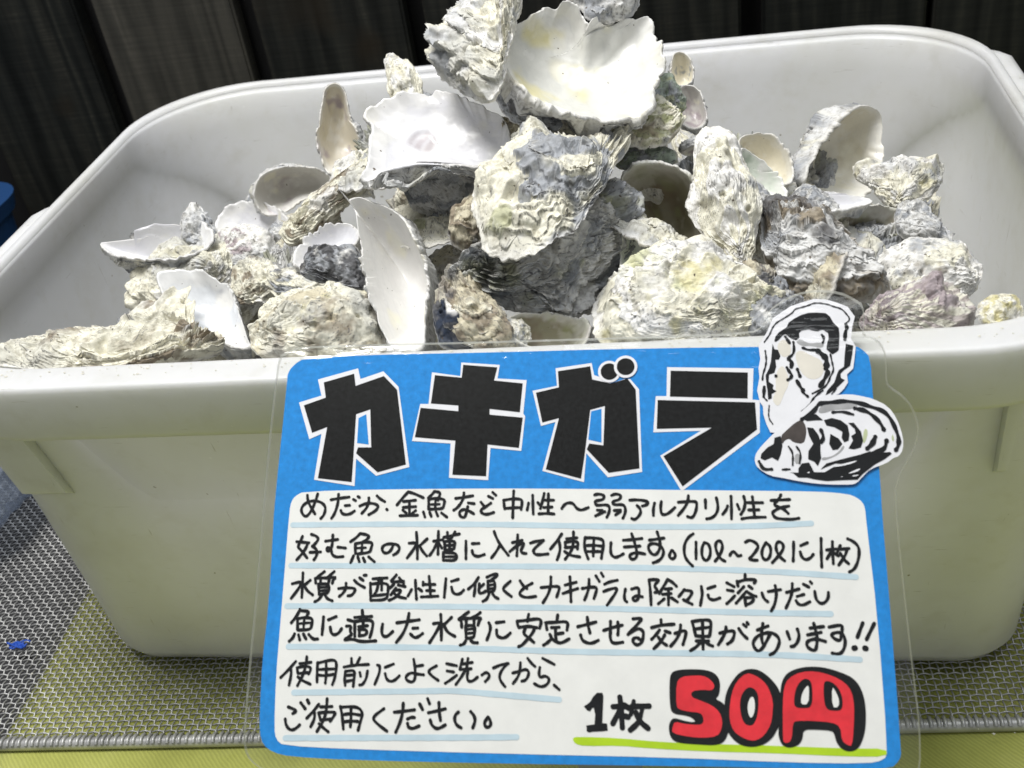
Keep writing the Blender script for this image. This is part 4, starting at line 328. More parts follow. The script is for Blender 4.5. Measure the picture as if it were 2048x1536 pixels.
c1 = ramp(n_, l_, gm2.outputs[0], [(0.30, (0.011, 0.0125, 0.0125)), (0.50, (0.020, 0.022, 0.0215)), (0.64, (0.032, 0.033, 0.030)), (0.80, (0.085, 0.08, 0.07))])
g2r = ramp(n_, l_, g2.outputs['Fac'], [(0.30, (0.45, 0.45, 0.45)), (0.70, (0.98, 0.96, 0.90))])
c2 = mix(n_, l_, c1.outputs['Color'], g2r.outputs['Color'], 0.85, 'MULTIPLY')
kn = N(n_, 'ShaderNodeTexNoise'); kn.inputs['Scale'].default_value = 14; l_.new(add.outputs[0], kn.inputs['Vector'])
kr = ramp(n_, l_, kn.outputs['Fac'], [(0.60, (0, 0, 0)), (0.72, (1, 1, 1))])
c3 = mix(n_, l_, c2, (0.022, 0.018, 0.013), kr.outputs['Color'])
wt = N(n_, 'ShaderNodeAttribute', attribute_type='OBJECT', attribute_name='weathered')
gr = N(n_, 'ShaderNodeMath', operation='MULTIPLY'); l_.new(wt.outputs['Fac'], gr.inputs[0]); l_.new(gm2.outputs[0], gr.inputs[1])
c4 = mix(n_, l_, c3, (0.14, 0.13, 0.11), gr.outputs[0])
l_.new(c4, b_.inputs['Base Color'])
bump(n_, l_, b_, g2.outputs['Fac'], 0.35, 0.001)
M_black, _, _, _ = mat('gap_shade', (0.004, 0.004, 0.005), 0.9)

FY = 0.252
fence = empty('fence', (0, FY, 0))
tag(fence, 'dark stained wooden board fence behind the white tub', 'fence')
gaps = [-0.4415, -0.3275, -0.2135, -0.0965, 0.0105, 0.1248, 0.2352, 0.349, 0.463]
rng = random.Random(4)
for i in range(len(gaps) - 1):
    x0, x1 = gaps[i] + 0.0068, gaps[i + 1] - 0.0068
    if i == 5: x1 = gaps[i + 1] - 0.0022
    if i == 6: x0 = gaps[i] + 0.0022
    v, f = box((x0 + x1) / 2, 0.008, 0.18, x1 - x0, 0.016, 0.84, 0.0018)
    o = mesh_obj('plank', v, f, M_wood, fence)
    o['weathered'] = [0.0, 0.55, 0.06, 0.10, 0.05, 0.0, 0.05, 0.0][i]
v, f = box(0, 0.034, 0.18, 1.5, 0.02, 0.84)
mesh_obj('gap_shade_sheet', v, f, M_black, fence)  # near-black sheet added so the gaps between boards read as deep shade
for z in (-0.12, 0.50):
    v, f = box(0, 0.0202, z, 1.1, 0.0035, 0.05)
    mesh_obj('rail', v, f, M_wood, fence)

# blue crate behind the tub at the left, and the plastic bag ---------------
M_blue, n_, l_, b_ = mat('blue_plastic', (0.012, 0.055, 0.17), 0.5)
crate = empty('storage_bin', (-0.5150, 0.12, -0.0085))
tag(crate, 'blue plastic bin at the left edge behind the tub', 'bin')
def tapered(hx0, hy0, hx1, hy1, z0, z1, t, nseg=6, r=0.03):
    vv, ff = [], []
    def ring(hx, hy, z):
        out = []
        for cx, cy, a0 in ((1, 1, 0), (-1, 1, 90), (-1, -1, 180), (1, -1, 270)):
            for k in range(nseg + 1):
                a = R(a0 + 90 * k / nseg)
                out.append(((hx - r) * cx + r * math.cos(a), (hy - r) * cy + r * math.sin(a), z))
        return out
    rings = [ring(hx0, hy0, z0), ring(hx1, hy1, z1), ring(hx1 - t, hy1 - t, z1), ring(hx0 - t, hy0 - t, z0 + t)]
    n = len(rings[0])
    for rr in rings: vv += rr
    for a in range(3):
        for k in range(n): ff.append([a * n + k, a * n + (k + 1) % n, (a + 1) * n + (k + 1) % n, (a + 1) * n + k])
    ff.append(list(range(n))[::-1]); ff.append([3 * n + k for k in range(n)])
    return vv, ff
v, f = tapered(0.112, 0.075, 0.118, 0.085, 0, 0.120, 0.004)
mesh_obj('bin_body', v, f, M_blue, crate, smooth=False)
v, f = tapered(0.121, 0.088, 0.123, 0.090, 0.1203, 0.131, 0.008)
mesh_obj('bin_rim', v, f, M_blue, crate)

M_bag, n_, l_, b_ = mat('clear_bag', (0.42, 0.47, 0.56), 0.16)
tr = N(n_, 'ShaderNodeBsdfTransparent'); tr.inputs[0].default_value = (0.88, 0.91, 0.96, 1)
mx = N(n_, 'ShaderNodeMixShader'); mx.inputs[0].default_value = 0.34
out = n_['Material Output']
l_.new(tr.outputs[0], mx.inputs[1]); l_.new(b_.outputs[0], mx.inputs[2]); l_.new(mx.outputs[0], out.inputs['Surface'])
nu, nv_ = 90, 60
u, w = np.meshgrid(np.linspace(0, 2 * np.pi, nu, endpoint=False), np.linspace(0.02, np.pi - 0.02, nv_))
d = np.stack([np.cos(u) * np.sin(w), np.sin(u) * np.sin(w), np.cos(w)], -1).reshape(-1, 3)
rr = 1 + 0.22 * fbm(d * 2.2, 3, 3) + 0.10 * (1 - np.abs(fbm(d * 4.5, 3, 9)) * 2)
P = d * rr[:, None] * np.array([0.075, 0.085, 0.040])
P[:, 2] = np.maximum(P[:, 2] + 0.036, 0.0013 + 0.002 * (d[:, 2] + 1))
idx = np.arange(nu * nv_).reshape(nv_, nu)
F = np.stack([idx[:-1, :], np.roll(idx, -1, 1)[:-1, :], np.roll(idx, -1, 1)[1:, :], idx[1:, :]], -1).reshape(-1, 4)
bag = mesh_obj('plastic_bag', P, F, M_bag, smooth=True)
bag.location = (-0.385, 0.0, 0.0005)
tag(bag, 'crumpled clear plastic bag lying left of the tub', 'bag')

# woven wire tray ----------------------------------------------------------
M_wire, n_, l_, b_ = mat('steel_wire', (0.62, 0.62, 0.62), 0.42, Metallic=0.45)
nz = noise(n_, l_, 60, 3)
cr = ramp(n_, l_, nz.outputs['Fac'], [(0.3, (0.40, 0.40, 0.40)), (0.7, (0.62, 0.62, 0.61))])
l_.new(cr.outputs['Color'], b_.inputs['Base Color'])
tray = empty('wire_mesh_rack', (0, -0.1651, -0.0012))
tray.rotation_euler[2] = R(2.55)
tag(tray, 'woven steel wire mesh rack that the white tub stands on', 'mesh rack')
PX, PY = 0.0033, 0.0031
X0, X1, Y0, Y1 = -0.46, 0.33, 0.0, 0.30
nX = int((X1 - X0) / PX); nY = int((Y1 - Y0) / PY)
def tubes(paths, r, k=5):
    # paths: (n, m, 3) centre lines
    n, m_, _ = paths.shape
    t = np.gradient(paths, axis=1); t /= np.linalg.norm(t, axis=2, keepdims=True)
    side = np.cross(t, np.array([0, 0, 1.0])); side /= np.linalg.norm(side, axis=2, keepdims=True)
    upv = np.cross(side, t)
    a = np.arange(k) * 2 * np.pi / k
    V = paths[:, :, None, :] + r * (np.cos(a)[None, None, :, None] * side[:, :, None, :] + np.sin(a)[None, None, :, None] * upv[:, :, None, :])
    ii = np.arange(n * m_ * k).reshape(n, m_, k)
    A, B = ii[:, :-1, :], ii[:, 1:, :]
    Fq = np.stack([A, np.roll(A, -1, 2), np.roll(B, -1, 2), B], -1).reshape(-1, 4)
    return V.reshape(-1, 3), Fq
AMP = 0.00045; RW = 0.00041
# wires along x
sx = np.arange(nX * 4) * PX / 4 + X0
jj = np.arange(1, nY)
zz = AMP * np.cos(np.pi * (sx[None, :] - X0) / PX + np.pi * jj[:, None])
zz = np.sign(zz) * np.abs(zz / AMP) ** 0.7 * AMP
jit = 0.00012 * np.sin(jj * 12.9898)[:, None]
pa = np.stack([np.broadcast_to(sx, zz.shape), np.broadcast_to(jj[:, None] * PY + jit, zz.shape), zz], -1)
V1, F1 = tubes(pa, RW)
sy = np.arange(nY * 4 + 1) * PY / 4
ii_ = np.arange(nX)
zz = -AMP * np.cos(np.pi * sy[None, :] / PY + np.pi * ii_[:, None])
zz = np.sign(zz) * np.abs(zz / AMP) ** 0.7 * AMP
jit = 0.00014 * np.sin(ii_ * 7.77)[:, None]
pb = np.stack([np.broadcast_to(ii_[:, None] * PX + X0 + jit, zz.shape), np.broadcast_to(sy, zz.shape), zz], -1)
V2, F2 = tubes(pb, RW)
mesh_obj('woven_mesh', np.concatenate([V1, V2]), np.concatenate([F1, F2 + len(V1)]), M_wire, tray, smooth=True)
# front rod with the wire ends wrapped round it
t = np.linspace(X0, X1, 40)
rod = np.stack([t, np.full_like(t, -0.0012), np.full_like(t, -0.0024)], 1)[None]
V1, F1 = tubes(rod, 0.0030, 14)
mesh_obj('frame_rod', V1, F1, M_wire, tray, smooth=True)
a = np.linspace(R(-150), R(48), 12)
px = np.arange(0, nX) * PX + X0
pw = np.stack([np.broadcast_to(px[:, None], (nX, 12)) + 0.0004 * np.sin(px * 9000)[:, None], -0.0012 - 0.0033 * np.sin(a)[None, :] * np.ones((nX, 1)), -0.0024 + 0.0033 * np.cos(a)[None, :] * np.ones((nX, 1))], -1)
V1, F1 = tubes(pw, 0.00095, 6)
mesh_obj('wire_end', V1, F1, M_wire, tray, smooth=True)['kind'] = 'stuff'

M_twine, _, _, _ = mat('blue_twine', (0.02, 0.10, 0.55), 0.6)
rng = np.random.RandomState(2)
pts = []
for q in range(7):
    tt = np.linspace(0, 1, 14)
    c = rng.rand(3, 3) - 0.5
    pts.append(np.stack([(tt - .5) * 0.009 * (0.7 + rng.rand()) + 0.004 * c[0, 0] * np.sin(6 * tt + q), 0.004 * c[1, 0] + 0.0018 * np.sin(5 * tt + q * 2), 0.0012 + 0.0012 * np.abs(np.sin(4 * tt + q))], -1))
V1, F1 = tubes(np.array(pts), 0.0006, 5)
tw = mesh_obj('twine_scrap', V1, F1, M_twine, smooth=True)
tw.location = (-0.2790, -0.1195, 0.0004); tw.scale = (0.8, 0.8, 0.8)
tag(tw, 'tiny frayed scrap of blue twine on the wire mesh', 'twine')

# ================================================================ TUB
M_tub, n_, l_, b_ = mat('milky_plastic', (0.70, 0.70, 0.66), 0.38)
n1 = noise(n_, l_, 9, 5, 0.6); n2 = noise(n_, l_, 70, 4, 0.6)
c = ramp(n_, l_, n1.outputs['Fac'], [(0.30, (0.70, 0.70, 0.66)), (0.55, (0.755, 0.76, 0.755)), (0.75, (0.78, 0.785, 0.795))])
c2 = ramp(n_, l_, n2.outputs['Fac'], [(0.25, (0.80, 0.78, 0.70)), (0.45, (1, 1, 1))])
cm = mix(n_, l_, c.outputs['Color'], c2.outputs['Color'], 0.35, 'MULTIPLY')
vo = N(n_, 'ShaderNodeTexNoise'); vo.inputs['Scale'].default_value = 240; vo.inputs['Detail'].default_value = 1
tc = N(n_, 'ShaderNodeTexCoord'); l_.new(tc.outputs['Object'], vo.inputs['Vector'])
sp = ramp(n_, l_, vo.outputs['Fac'], [(0.80, (0, 0, 0)), (0.84, (1, 1, 1))])
c3 = mix(n_, l_, cm, (0.30, 0.27, 0.20), sp.outputs['Color'])
# scratches, scuffs and cloudy stains
for st, sc, lo_, col in (((9, 9, 160), 7.0, .69, (0.40, 0.38, 0.32)), ((150, 150, 8), 3.0, .71, (0.42, 0.40, 0.34)), ((60, 12, 90), 5.0, .70, (0.85, 0.85, 0.83))):
    sn = noise(n_, l_, sc, 3, 0.6, stretch=st)
    sr = ramp(n_, l_, sn.outputs['Fac'], [(lo_, (0, 0, 0)), (lo_ + .05, (0.55, 0.55, 0.55))])
    c3 = mix(n_, l_, c3, col, sr.outputs['Color'])
cl = noise(n_, l_, 16, 4, 0.7)
clr = ramp(n_, l_, cl.outputs['Fac'], [(0.52, (0, 0, 0)), (0.74, (0.22, 0.22, 0.22))])
c3 = mix(n_, l_, c3, (0.46, 0.43, 0.33), clr.outputs['Color'])
l_.new(c3, b_.inputs['Base Color'])
b_.inputs['Subsurface Weight'].default_value = 0.55
b_.inputs['Subsurface Radius'].default_value = (0.016, 0.016, 0.014)
b_.inputs['Subsurface Scale'].default_value = 1.0
rr_ = ramp(n_, l_, n2.outputs['Fac'], [(0.3, (0.32,) * 3), (0.7, (0.5,) * 3)])
l_.new(rr_.outputs['Color'], b_.inputs['Roughness'])
bump(n_, l_, b_, n2.outputs['Fac'], 0.06, 0.001)

def rrect(hx, yf, yb, r, z, ns=14, nl=10):
    out = []
    cs = [(1, 1, 0), (-1, 1, 90), (-1, -1, 180), (1, -1, 270)]
    rb = max(r, min(0.062, r + 0.030))
    pt = lambda cx, cy, a: ((hx - (rb if cy > 0 else r)) * cx + (rb if cy > 0 else r) * math.cos(a), (yb - rb if cy > 0 else yf + r) + (rb if cy > 0 else r) * math.sin(a))
    for q, (cx, cy, a0) in enumerate(cs):
        for k in range(ns + 1): out.append(pt(cx, cy, R(a0 + 90 * k / ns)))
        nx_, ny_, na = cs[(q + 1) % 4]
        e = pt(nx_, ny_, R(na)); s0 = out[-1]
        for k in range(1, nl):
            t = k / nl
            out.append((s0[0] + (e[0] - s0[0]) * t, s0[1] + (e[1] - s0[1]) * t))
    return [(x, y, z) for x, y in out]
# half length, front y, back y, corner radius, height: up the outside, over the rim, down the inside
RINGS = [(.204, -.116, .098, .020, .0004), (.2140, -.1240, .106, .024, .0008), (.2200, -.1282, .111, .027, .0030), (.2240, -.1305, .114, .029, .0090),
         (.2255, -.1335, .118, .031, .050), (.2270, -.1375, .125, .033, .100), (.2285, -.1420, .132, .035, .1500), (.2296, -.1455, .137, .037, .1800), (.2300, -.1470, .1395, .040, .1955), (.2304, -.1485, .1405, .045, .1970),
         (.2325, -.1612, .1468, .063, .1970), (.2334, -.1628, .1480, .063, .1950), (.2334, -.1630, .1482, .063, .1770), (.2338, -.1636, .1486, .063, .1748), (.2346, -.1642, .1494, .063, .1742), (.2355, -.1650, .1502, .063, .1748),
         (.2360, -.1655, .1507, .063, .1770), (.2362, -.1656, .1508, .063, .1860), (.2362, -.1655, .1507, .063, .1975), (.2359, -.1652, .1504, .063, .1990), (.2352, -.1646, .1498, .063, .1998),
         (.2343, -.1632, .1490, .063, .2000), (.2335, -.1590, .1484, .063, .2000), (.2328, -.1530, .1476, .063, .2000), (.2322, -.1514, .1468, .063, .1997), (.2314, -.1503, .1458, .063, .1985), (.2308, -.1495, .1450, .063, .1960), (0.2302, -0.1486, 0.1442, 0.0630, 0.190), (0.2293, -0.1470, 0.1428, 0.0656, 0.178), (0.2280, -0.1446, 0.1406, 0.0695, 0.160), (0.2262, -0.1413, 0.1376, 0.0749, 0.135), (0.2244, -0.1380, 0.1346, 0.0750, 0.110), (0.2226, -0.1347, 0.1315, 0.0750, 0.085), (0.2208, -0.1314, 0.1285, 0.0750, 0.060), (0.2194, -0.1287, 0.1261, 0.0750, 0.040), (0.2182, -0.1266, 0.1242, 0.0750, 0.024), (.2150, -.1235, .1205, .068, .014), (.2100, -.1185, .1155, .062, .0075), (.2020, -.1100, .107, .056, .0042), (.1850, -.0940, .092, .046, .0034)]
vv = []; ff = []
for q in RINGS: vv += rrect(*q)
n = len(rrect(*RINGS[0]))
for a in range(len(RINGS) - 1):
    for k in range(n):
        ff.append([a * n + k, a * n + (k + 1) % n, (a + 1) * n + (k + 1) % n, (a + 1) * n + k])
ff.append(list(range(n))[::-1]); ff.append([(len(RINGS) - 1) * n + k for k in range(n)])
tub = empty('plastic_tub', (0, 0, 0))
tag(tub, 'milky white plastic tub heaped with oyster shells on the wire mesh', 'tub')
mesh_obj('tub_body', vv, ff, M_tub, tub, smooth=True)
# widened grip lips on the short sides
def grip(sgn, y0, y1):
    pr = [(.2335, .1765), (.2425, .1770), (.2442, .1800), (.2442, .1955), (.2430, .1978), (.2410, .1985), (.2345, .1983)]
    ys = [y0, y0 + .004, y0 + .010, y1 - .010, y1 - .004, y1]; sc = [.0, .62, 1, 1, .62, .0]
    V = []; Fq = []
    for y, s in zip(ys, sc):
        for x, z in pr: V.append((sgn * (.2335 + (x - .2335) * s), y, z + .0004))
    k = len(pr)
    for i in range(len(ys) - 1):
        for j in range(k):
            Fq.append([i * k + j, i * k + (j + 1) % k, (i + 1) * k + (j + 1) % k, (i + 1) * k + j])
    mesh_obj('grip', V, Fq, M_tub, tub, smooth=True)
grip(-1, -.105, -.002); grip(1, -.09, .100)
# stiffening ribs below the lip on the front wall
for xt0, xt1, xb0, xb1 in ((-.2125, -.1935, -.2080, -.1870), (.1915, .1968, .1925, .1962)):
    V = []
    for z, y, a0, a1 in ((.1742, -.1440, xt0, xt1), (.1742, -.1500, xt0, xt1), (.130, -.1448, xb0, xb1), (.124, -.1385, xb0, xb1)):
        V += [(a0, y, z), (a1, y, z)]
    mesh_obj('rib', V, [[0, 1, 3, 2], [2, 3, 5, 4], [4, 5, 7, 6], [0, 2, 4, 6], [1, 7, 5, 3]], M_tub, tub)
# peeling patch of clear tape on the right of the front wall
M_tape, n_, l_, b_ = mat('old_tape', (0.34, 0.33, 0.20), 0.35)
tr = N(n_, 'ShaderNodeBsdfTransparent'); mx = N(n_, 'ShaderNodeMixShader')
nz = noise(n_, l_, 90, 4)
fr = ramp(n_, l_, nz.outputs['Fac'], [(0.35, (.15,) * 3), (0.65, (.55,) * 3)])
l_.new(fr.outputs['Color'], mx.inputs[0]); l_.new(tr.outputs[0], mx.inputs[1]); l_.new(b_.outputs[0], mx.inputs[2]); l_.new(mx.outputs[0], n_['Material Output'].inputs['Surface'])
pp = [(.1935, .088), (.1975, .106), (.203, .1135), (.214, .1150), (.2155, .096), (.207, .089), (.201, .086)]
V = []
for x, z in pp: V.append((x, -(.1282 + (z - .013) / .1605 * .0168) - .0006 + max(0, x - .158) ** 2 * 5.5, z))
mesh_obj('tape_patch', V, [list(range(len(V)))], M_tape, tub)

# ================================================================ PRICE SIGN
U = 1 / 20000.0
sign = empty('price_sign', SIGN_ORIGIN)
sm = Matrix(SIGN_AXES).to_4x4(); sm.translation = Vector(SIGN_ORIGIN); sign.matrix_world = sm
tag(sign, 'laminated blue and white handwritten price sign for oyster shells', 'sign')

def paper(name, col, rough=0.55, var=0.06, scale=60):
    mt, n_, l_, b_ = mat(name, col, rough, Specular_IOR_Level=0.12)
    nz = noise(n_, l_, scale, 6, 0.65)
    lo = tuple(c * (1 - var * 2) for c in col); hi = tuple(min(1, c * (1 + var)) for c in col)
    cr = ramp(n_, l_, nz.outputs['Fac'], [(0.3, lo), (0.7, hi)])
    l_.new(cr.outputs['Color'], b_.inputs['Base Color'])
    return mt
M_card = paper('blue_card', (0.016, 0.255, 0.70), 0.6, 0.10, 420)
M_panel = paper('white_board', (0.85, 0.85, 0.825), 0.6, 0.03, 90)
M_white = paper('white_paper', (0.83, 0.83, 0.87), 0.55, 0.02, 200)
M_ink = paper('black_ink', (0.008, 0.009, 0.011), 0.35, 0.25, 260)
M_print = paper('black_print', (0.006, 0.0065, 0.007), 0.3, 0.5, 700)
M_red = paper('red_marker', (0.80, 0.035, 0.050), 0.5, 0.10, 140)
M_pale = paper('pale_blue_marker', (0.56, 0.70, 0.78), 0.6, 0.05, 120)
M_lime = paper('lime_marker', (0.47, 0.70, 0.02), 0.55, 0.06, 80)
M_cream = paper('cream_tint', (0.78, 0.74, 0.66), 0.6, 0.04, 90)
M_grey = paper('grey_tint', (0.40, 0.40, 0.41), 0.6, 0.15, 160)
M_brown = paper('brown_tint', (0.075, 0.062, 0.058), 0.5, 0.2, 200)
M_mint = paper('green_tint', (0.50, 0.55, 0.34), 0.6, 0.06, 90)

def pairs(fl): return [(fl[i] * U, fl[i + 1] * U) for i in range(0, len(fl), 2)]

def flat(name, polys, z, material, parent, smooth_it=0):
    V, Fc = [], []
    for k, fl in enumerate(polys):
        pts = pairs(fl)
        for _ in range(smooth_it): pts = chaikin(pts, True)
        base = len(V)
        zz = z + 4e-6 * (k % 8)
        for t3 in tessellate_polygon([[Vector((x, y, 0)) for x, y in pts]]):
            a, b_, c = [pts[i] for i in t3]
            if (b_[0] - a[0]) * (c[1] - a[1]) - (b_[1] - a[1]) * (c[0] - a[0]) < 0: t3 = t3[::-1]
            Fc.append([base + i for i in t3])
        V += [(x, y, zz) for x, y in pts]
    return mesh_obj(name, V, Fc, material, parent)

def slab(name, fl, z0, z1, material, parent, smooth_it=0):
    pts = pairs(fl)
    for _ in range(smooth_it): pts = chaikin(pts, True)
    n = len(pts)
    tri = tessellate_polygon([[Vector((x, y, 0)) for x, y in pts]])
    V = [(x, y, z1) for x, y in pts] + [(x, y, z0) for x, y in pts]
    area_ = sum(pts[i][0] * pts[(i + 1) % n][1] - pts[(i + 1) % n][0] * pts[i][1] for i in range(n))
    Fc = []
    for t3 in tri:
        a, b_, c = [pts[i] for i in t3]
        if (b_[0] - a[0]) * (c[1] - a[1]) - (b_[1] - a[1]) * (c[0] - a[0]) < 0: t3 = t3[::-1]
        Fc.append(list(t3)); Fc.append([i + n for i in t3][::-1])
    nside = 0
    for i in range(n):
        j = (i + 1) % n
        Fc.append([j, i, i + n, j + n] if area_ > 0 else [i, j, j + n, i + n])
    return V, Fc, len(tri) * 2

def chaikin(pts, closed=False):
    out = []
    n = len(pts)
    if not closed: out.append(pts[0])
    for i in range(n if closed else n - 1):
        a, b_ = pts[i], pts[(i + 1) % n]
        out.append((a[0] * .75 + b_[0] * .25, a[1] * .75 + b_[1] * .25))
        out.append((a[0] * .25 + b_[0] * .75, a[1] * .25 + b_[1] * .75))
    if not closed: out.append(pts[-1])
    return out

def strokes(name, data, z, material, parent, jitter=0.10, caps=True):
    V, Fc = [], []
    rg = random.Random(11)
    for si, s in enumerate(data):
        w = s[0] * U * 0.5
        pts = pairs(s[1:])
        if len(pts) > 2: pts = chaikin(chaikin(pts))
        # resample
        dense = [pts[0]]
        for a, b_ in zip(pts, pts[1:]):
            L = math.hypot(b_[0] - a[0], b_[1] - a[1]); k = max(1, int(L / (w * 1.1)))
            for q in range(1, k + 1): dense.append((a[0] + (b_[0] - a[0]) * q / k, a[1] + (b_[1] - a[1]) * q / k))
        pts = dense; n = len(pts)
        if n < 2: continue
        base = len(V); zb = z + (si % 9) * 6e-6
        ph = rg.random() * 6.28
        L = []; Rr = []
        for i, p in enumerate(pts):
            a = pts[max(0, i - 1)]; b_ = pts[min(n - 1, i + 1)]
            dx, dy = b_[0] - a[0], b_[1] - a[1]; d = math.hypot(dx, dy) or 1e-9
            nx_, ny_ = -dy / d, dx / d
            ww = w * (1 + jitter * math.sin(i * 0.9 + ph) + jitter * 0.6 * (rg.random() - .5))
            zz = zb + 5e-6 * i / n
            L.append((p[0] + nx_ * ww, p[1] + ny_ * ww, zz)); Rr.append((p[0] - nx_ * ww, p[1] - ny_ * ww, zz))
        V += L + Rr
        for i in range(n - 1): Fc.append([base + n + i, base + n + i + 1, base + i + 1, base + i])
        if caps:
            for e, (i0, i1) in ((0, (1, 0)), (n - 1, (n - 2, n - 1))):
                dx, dy = pts[i1][0] - pts[i0][0], pts[i1][1] - pts[i0][1]; ang = math.atan2(dy, dx)
                cb = len(V); V.append((pts[e][0], pts[e][1], zb + 5e-6 * e / n)); m_ = 7
                for q in range(m_ + 1):
                    t = ang - math.pi / 2 + math.pi * q / m_
                    V.append((pts[e][0] + w * math.cos(t), pts[e][1] + w * math.sin(t), zb + 5e-6 * e / n))
                for q in range(m_): Fc.append([cb, cb + 1 + q, cb + 2 + q])
    return mesh_obj(name, V, Fc, material, parent)

V, Fc, nt = slab('blue_card', S_BLUE[0], -0.0004, 0.0, M_card, sign, 1)
mesh_obj('blue_card', V, Fc, M_card, sign)
flat('text_panel', S_PANEL, 0.00010, M_panel, sign, 1)
strokes('underline', S_UNDER, 0.00018, M_pale, sign, 0.05)
strokes('handwritten_text', S_HAND, 0.00028, M_ink, sign)
flat('lime_underline', S_GREEN, 0.00018, M_lime, sign, 1)
pt = flat('unit_price_text', S_ONE, 0.00030, M_ink, sign)
strokes('unit_price_text', S_PRICE_STROKES, 0.00028, M_ink, sign, 0.06)
pr = flat('price_lettering', S_Y_BLACK, 0.00034, M_ink, sign, 2)
flat('red_fill', S_Y_RED, 0.00044, M_red, pr, 1)
flat('counter', S_Y_HOLE, 0.00052, M_ink, pr, 2)
flat('counter', S_Y_WHITE, 0.00060, M_panel, pr, 1)
# cut-out headline letters: white paper outline, black print
for wht, blk, hole in ((S_KA_W, S_KA_B, S_KA_H), (S_KI_W, S_KI_B, None), (S_GA_W, S_GA_B, S_GA_H), (S_RA_W, S_RA_B, None)):
    le = flat('headline_letter', wht, 0.00016, M_white, sign)
    flat('letter_face', blk, 0.00026, M_print, le)
    if hole: flat('letter_opening', hole, 0.00024, M_card, le)
    if wht is S_GA_W:
        for k, (x, y, r1, r2) in enumerate(S_DOTS):
            circ = lambda r: [sum([[int(x + r * math.cos(a * math.pi / 24)), int(y + r * math.sin(a * math.pi / 24))] for a in range(48)], [])]
            dm = flat('dot', circ(r2), 0.00032 + k * 0.00016, M_white, le)
            flat('dot_face', circ(r1), 0.00040 + k * 0.00016, M_print, dm)
# the two drawn oysters
oa = flat('oyster_drawing', S_OA_W, 0.00064, M_white, sign, 0)
flat('cream_tint', S_OA_CREAM, 0.00070, M_cream, oa, 2)
flat('grey_tint', S_OA_GREY, 0.00070, M_grey, oa, 2)
flat('ink_area', S_OA_INK, 0.00076, M_ink, oa, 0)
strokes('ink_line', S_OA_STR, 0.00084, M_ink, oa, 0.25)
ob = flat('oyster_drawing', S_OB_W, 0.00098, M_white, sign, 1)
flat('grey_tint', S_OB_GREY, 0.00104, M_grey, ob, 2)
flat('green_tint', S_OB_GREEN, 0.00104, M_mint, ob, 2)
flat('brown_tint', S_OB_BROWN, 0.00108, M_brown, ob, 1)
flat('ink_area', S_OB_INK, 0.00114, M_ink, ob, 0)
strokes('ink_line', S_OB_STR, 0.00122, M_ink, ob, 0.25)
flat('white_streak', S_OB_WHITE, 0.00132, M_white, ob, 1)

# laminating film round the card
M_film, n_, l_, b_ = mat('laminate_film', (0.9, 0.9, 0.9), 0.12)
out = n_['Material Output']
tr = N(n_, 'ShaderNodeBsdfTransparent'); tr.inputs[0].default_value = (0.985, 0.987, 0.98, 1)
gl = N(n_, 'ShaderNodeBsdfGlossy'); gl.inputs['Roughness'].default_value = 0.07
fr = N(n_, 'ShaderNodeFresnel'); fr.inputs['IOR'].default_value = 1.48
df = N(n_, 'ShaderNodeBsdfDiffuse'); df.inputs[0].default_value = (0.7, 0.7, 0.66, 1)
m0 = N(n_, 'ShaderNodeMixShader'); m0.inputs[0].default_value = 0.006
l_.new(tr.outputs[0], m0.inputs[1]); l_.new(df.outputs[0], m0.inputs[2])
m1 = N(n_, 'ShaderNodeMixShader')
l_.new(fr.outputs[0], m1.inputs[0]); l_.new(m0.outputs[0], m1.inputs[1]); l_.new(gl.outputs[0], m1.inputs[2])
ge = N(n_, 'ShaderNodeNewGeometry'); io = N(n_, 'ShaderNodeMix', data_type='FLOAT')
io.inputs[2].default_value = 1.48; io.inputs[3].default_value = 1 / 1.48
l_.new(ge.outputs['Backfacing'], io.inputs[0]); l_.new(io.outputs[0], fr.inputs['IOR'])
l_.new(m1.outputs[0], out.inputs['Surface'])
na = noise(n_, l_, 30, 3, 0.5)
nb_ = noise(n_, l_, 1.0, 3, 0.6, stretch=(32, 120, 1))          # puckers where the film bridges the card edge
tc = N(n_, 'ShaderNodeTexCoord'); sx_ = N(n_, 'ShaderNodeSeparateXYZ'); l_.new(tc.outputs['Object'], sx_.inputs[0])
mk = N(n_, 'ShaderNodeMapRange'); mk.inputs[1].default_value = 0.050; mk.inputs[2].default_value = 0.064; l_.new(sx_.outputs['Y'], mk.inputs[0])
mk.inputs[3].default_value = 0.10; mk.inputs[4].default_value = 1.0
pm = N(n_, 'ShaderNodeMath', operation='MULTIPLY'); l_.new(nb_.outputs['Fac'], pm.inputs[0]); l_.new(mk.outputs[0], pm.inputs[1])
pa_ = N(n_, 'ShaderNodeMath', operation='MULTIPLY_ADD'); l_.new(na.outputs['Fac'], pa_.inputs[0]); pa_.inputs[1].default_value = 0.35; l_.new(pm.outputs[0], pa_.inputs[2])
bp = N(n_, 'ShaderNodeBump'); bp.inputs['Strength'].default_value = 0.55; bp.inputs['Distance'].default_value = 0.0018
l_.new(pa_.outputs[0], bp.inputs['Height'])
l_.new(bp.outputs[0], gl.inputs['Normal']); l_.new(bp.outputs[0], fr.inputs['Normal'])
M_fedge, n_, l_, b_ = mat('film_edge', (0.85, 0.86, 0.80), 0.2)
tr = N(n_, 'ShaderNodeBsdfTransparent'); tl = N(n_, 'ShaderNodeBsdfTranslucent'); tl.inputs[0].default_value = (0.9, 0.9, 0.84, 1)
m0 = N(n_, 'ShaderNodeMixShader'); m0.inputs[0].default_value = 0.5; m1 = N(n_, 'ShaderNodeMixShader'); m1.inputs[0].default_value = 0.55
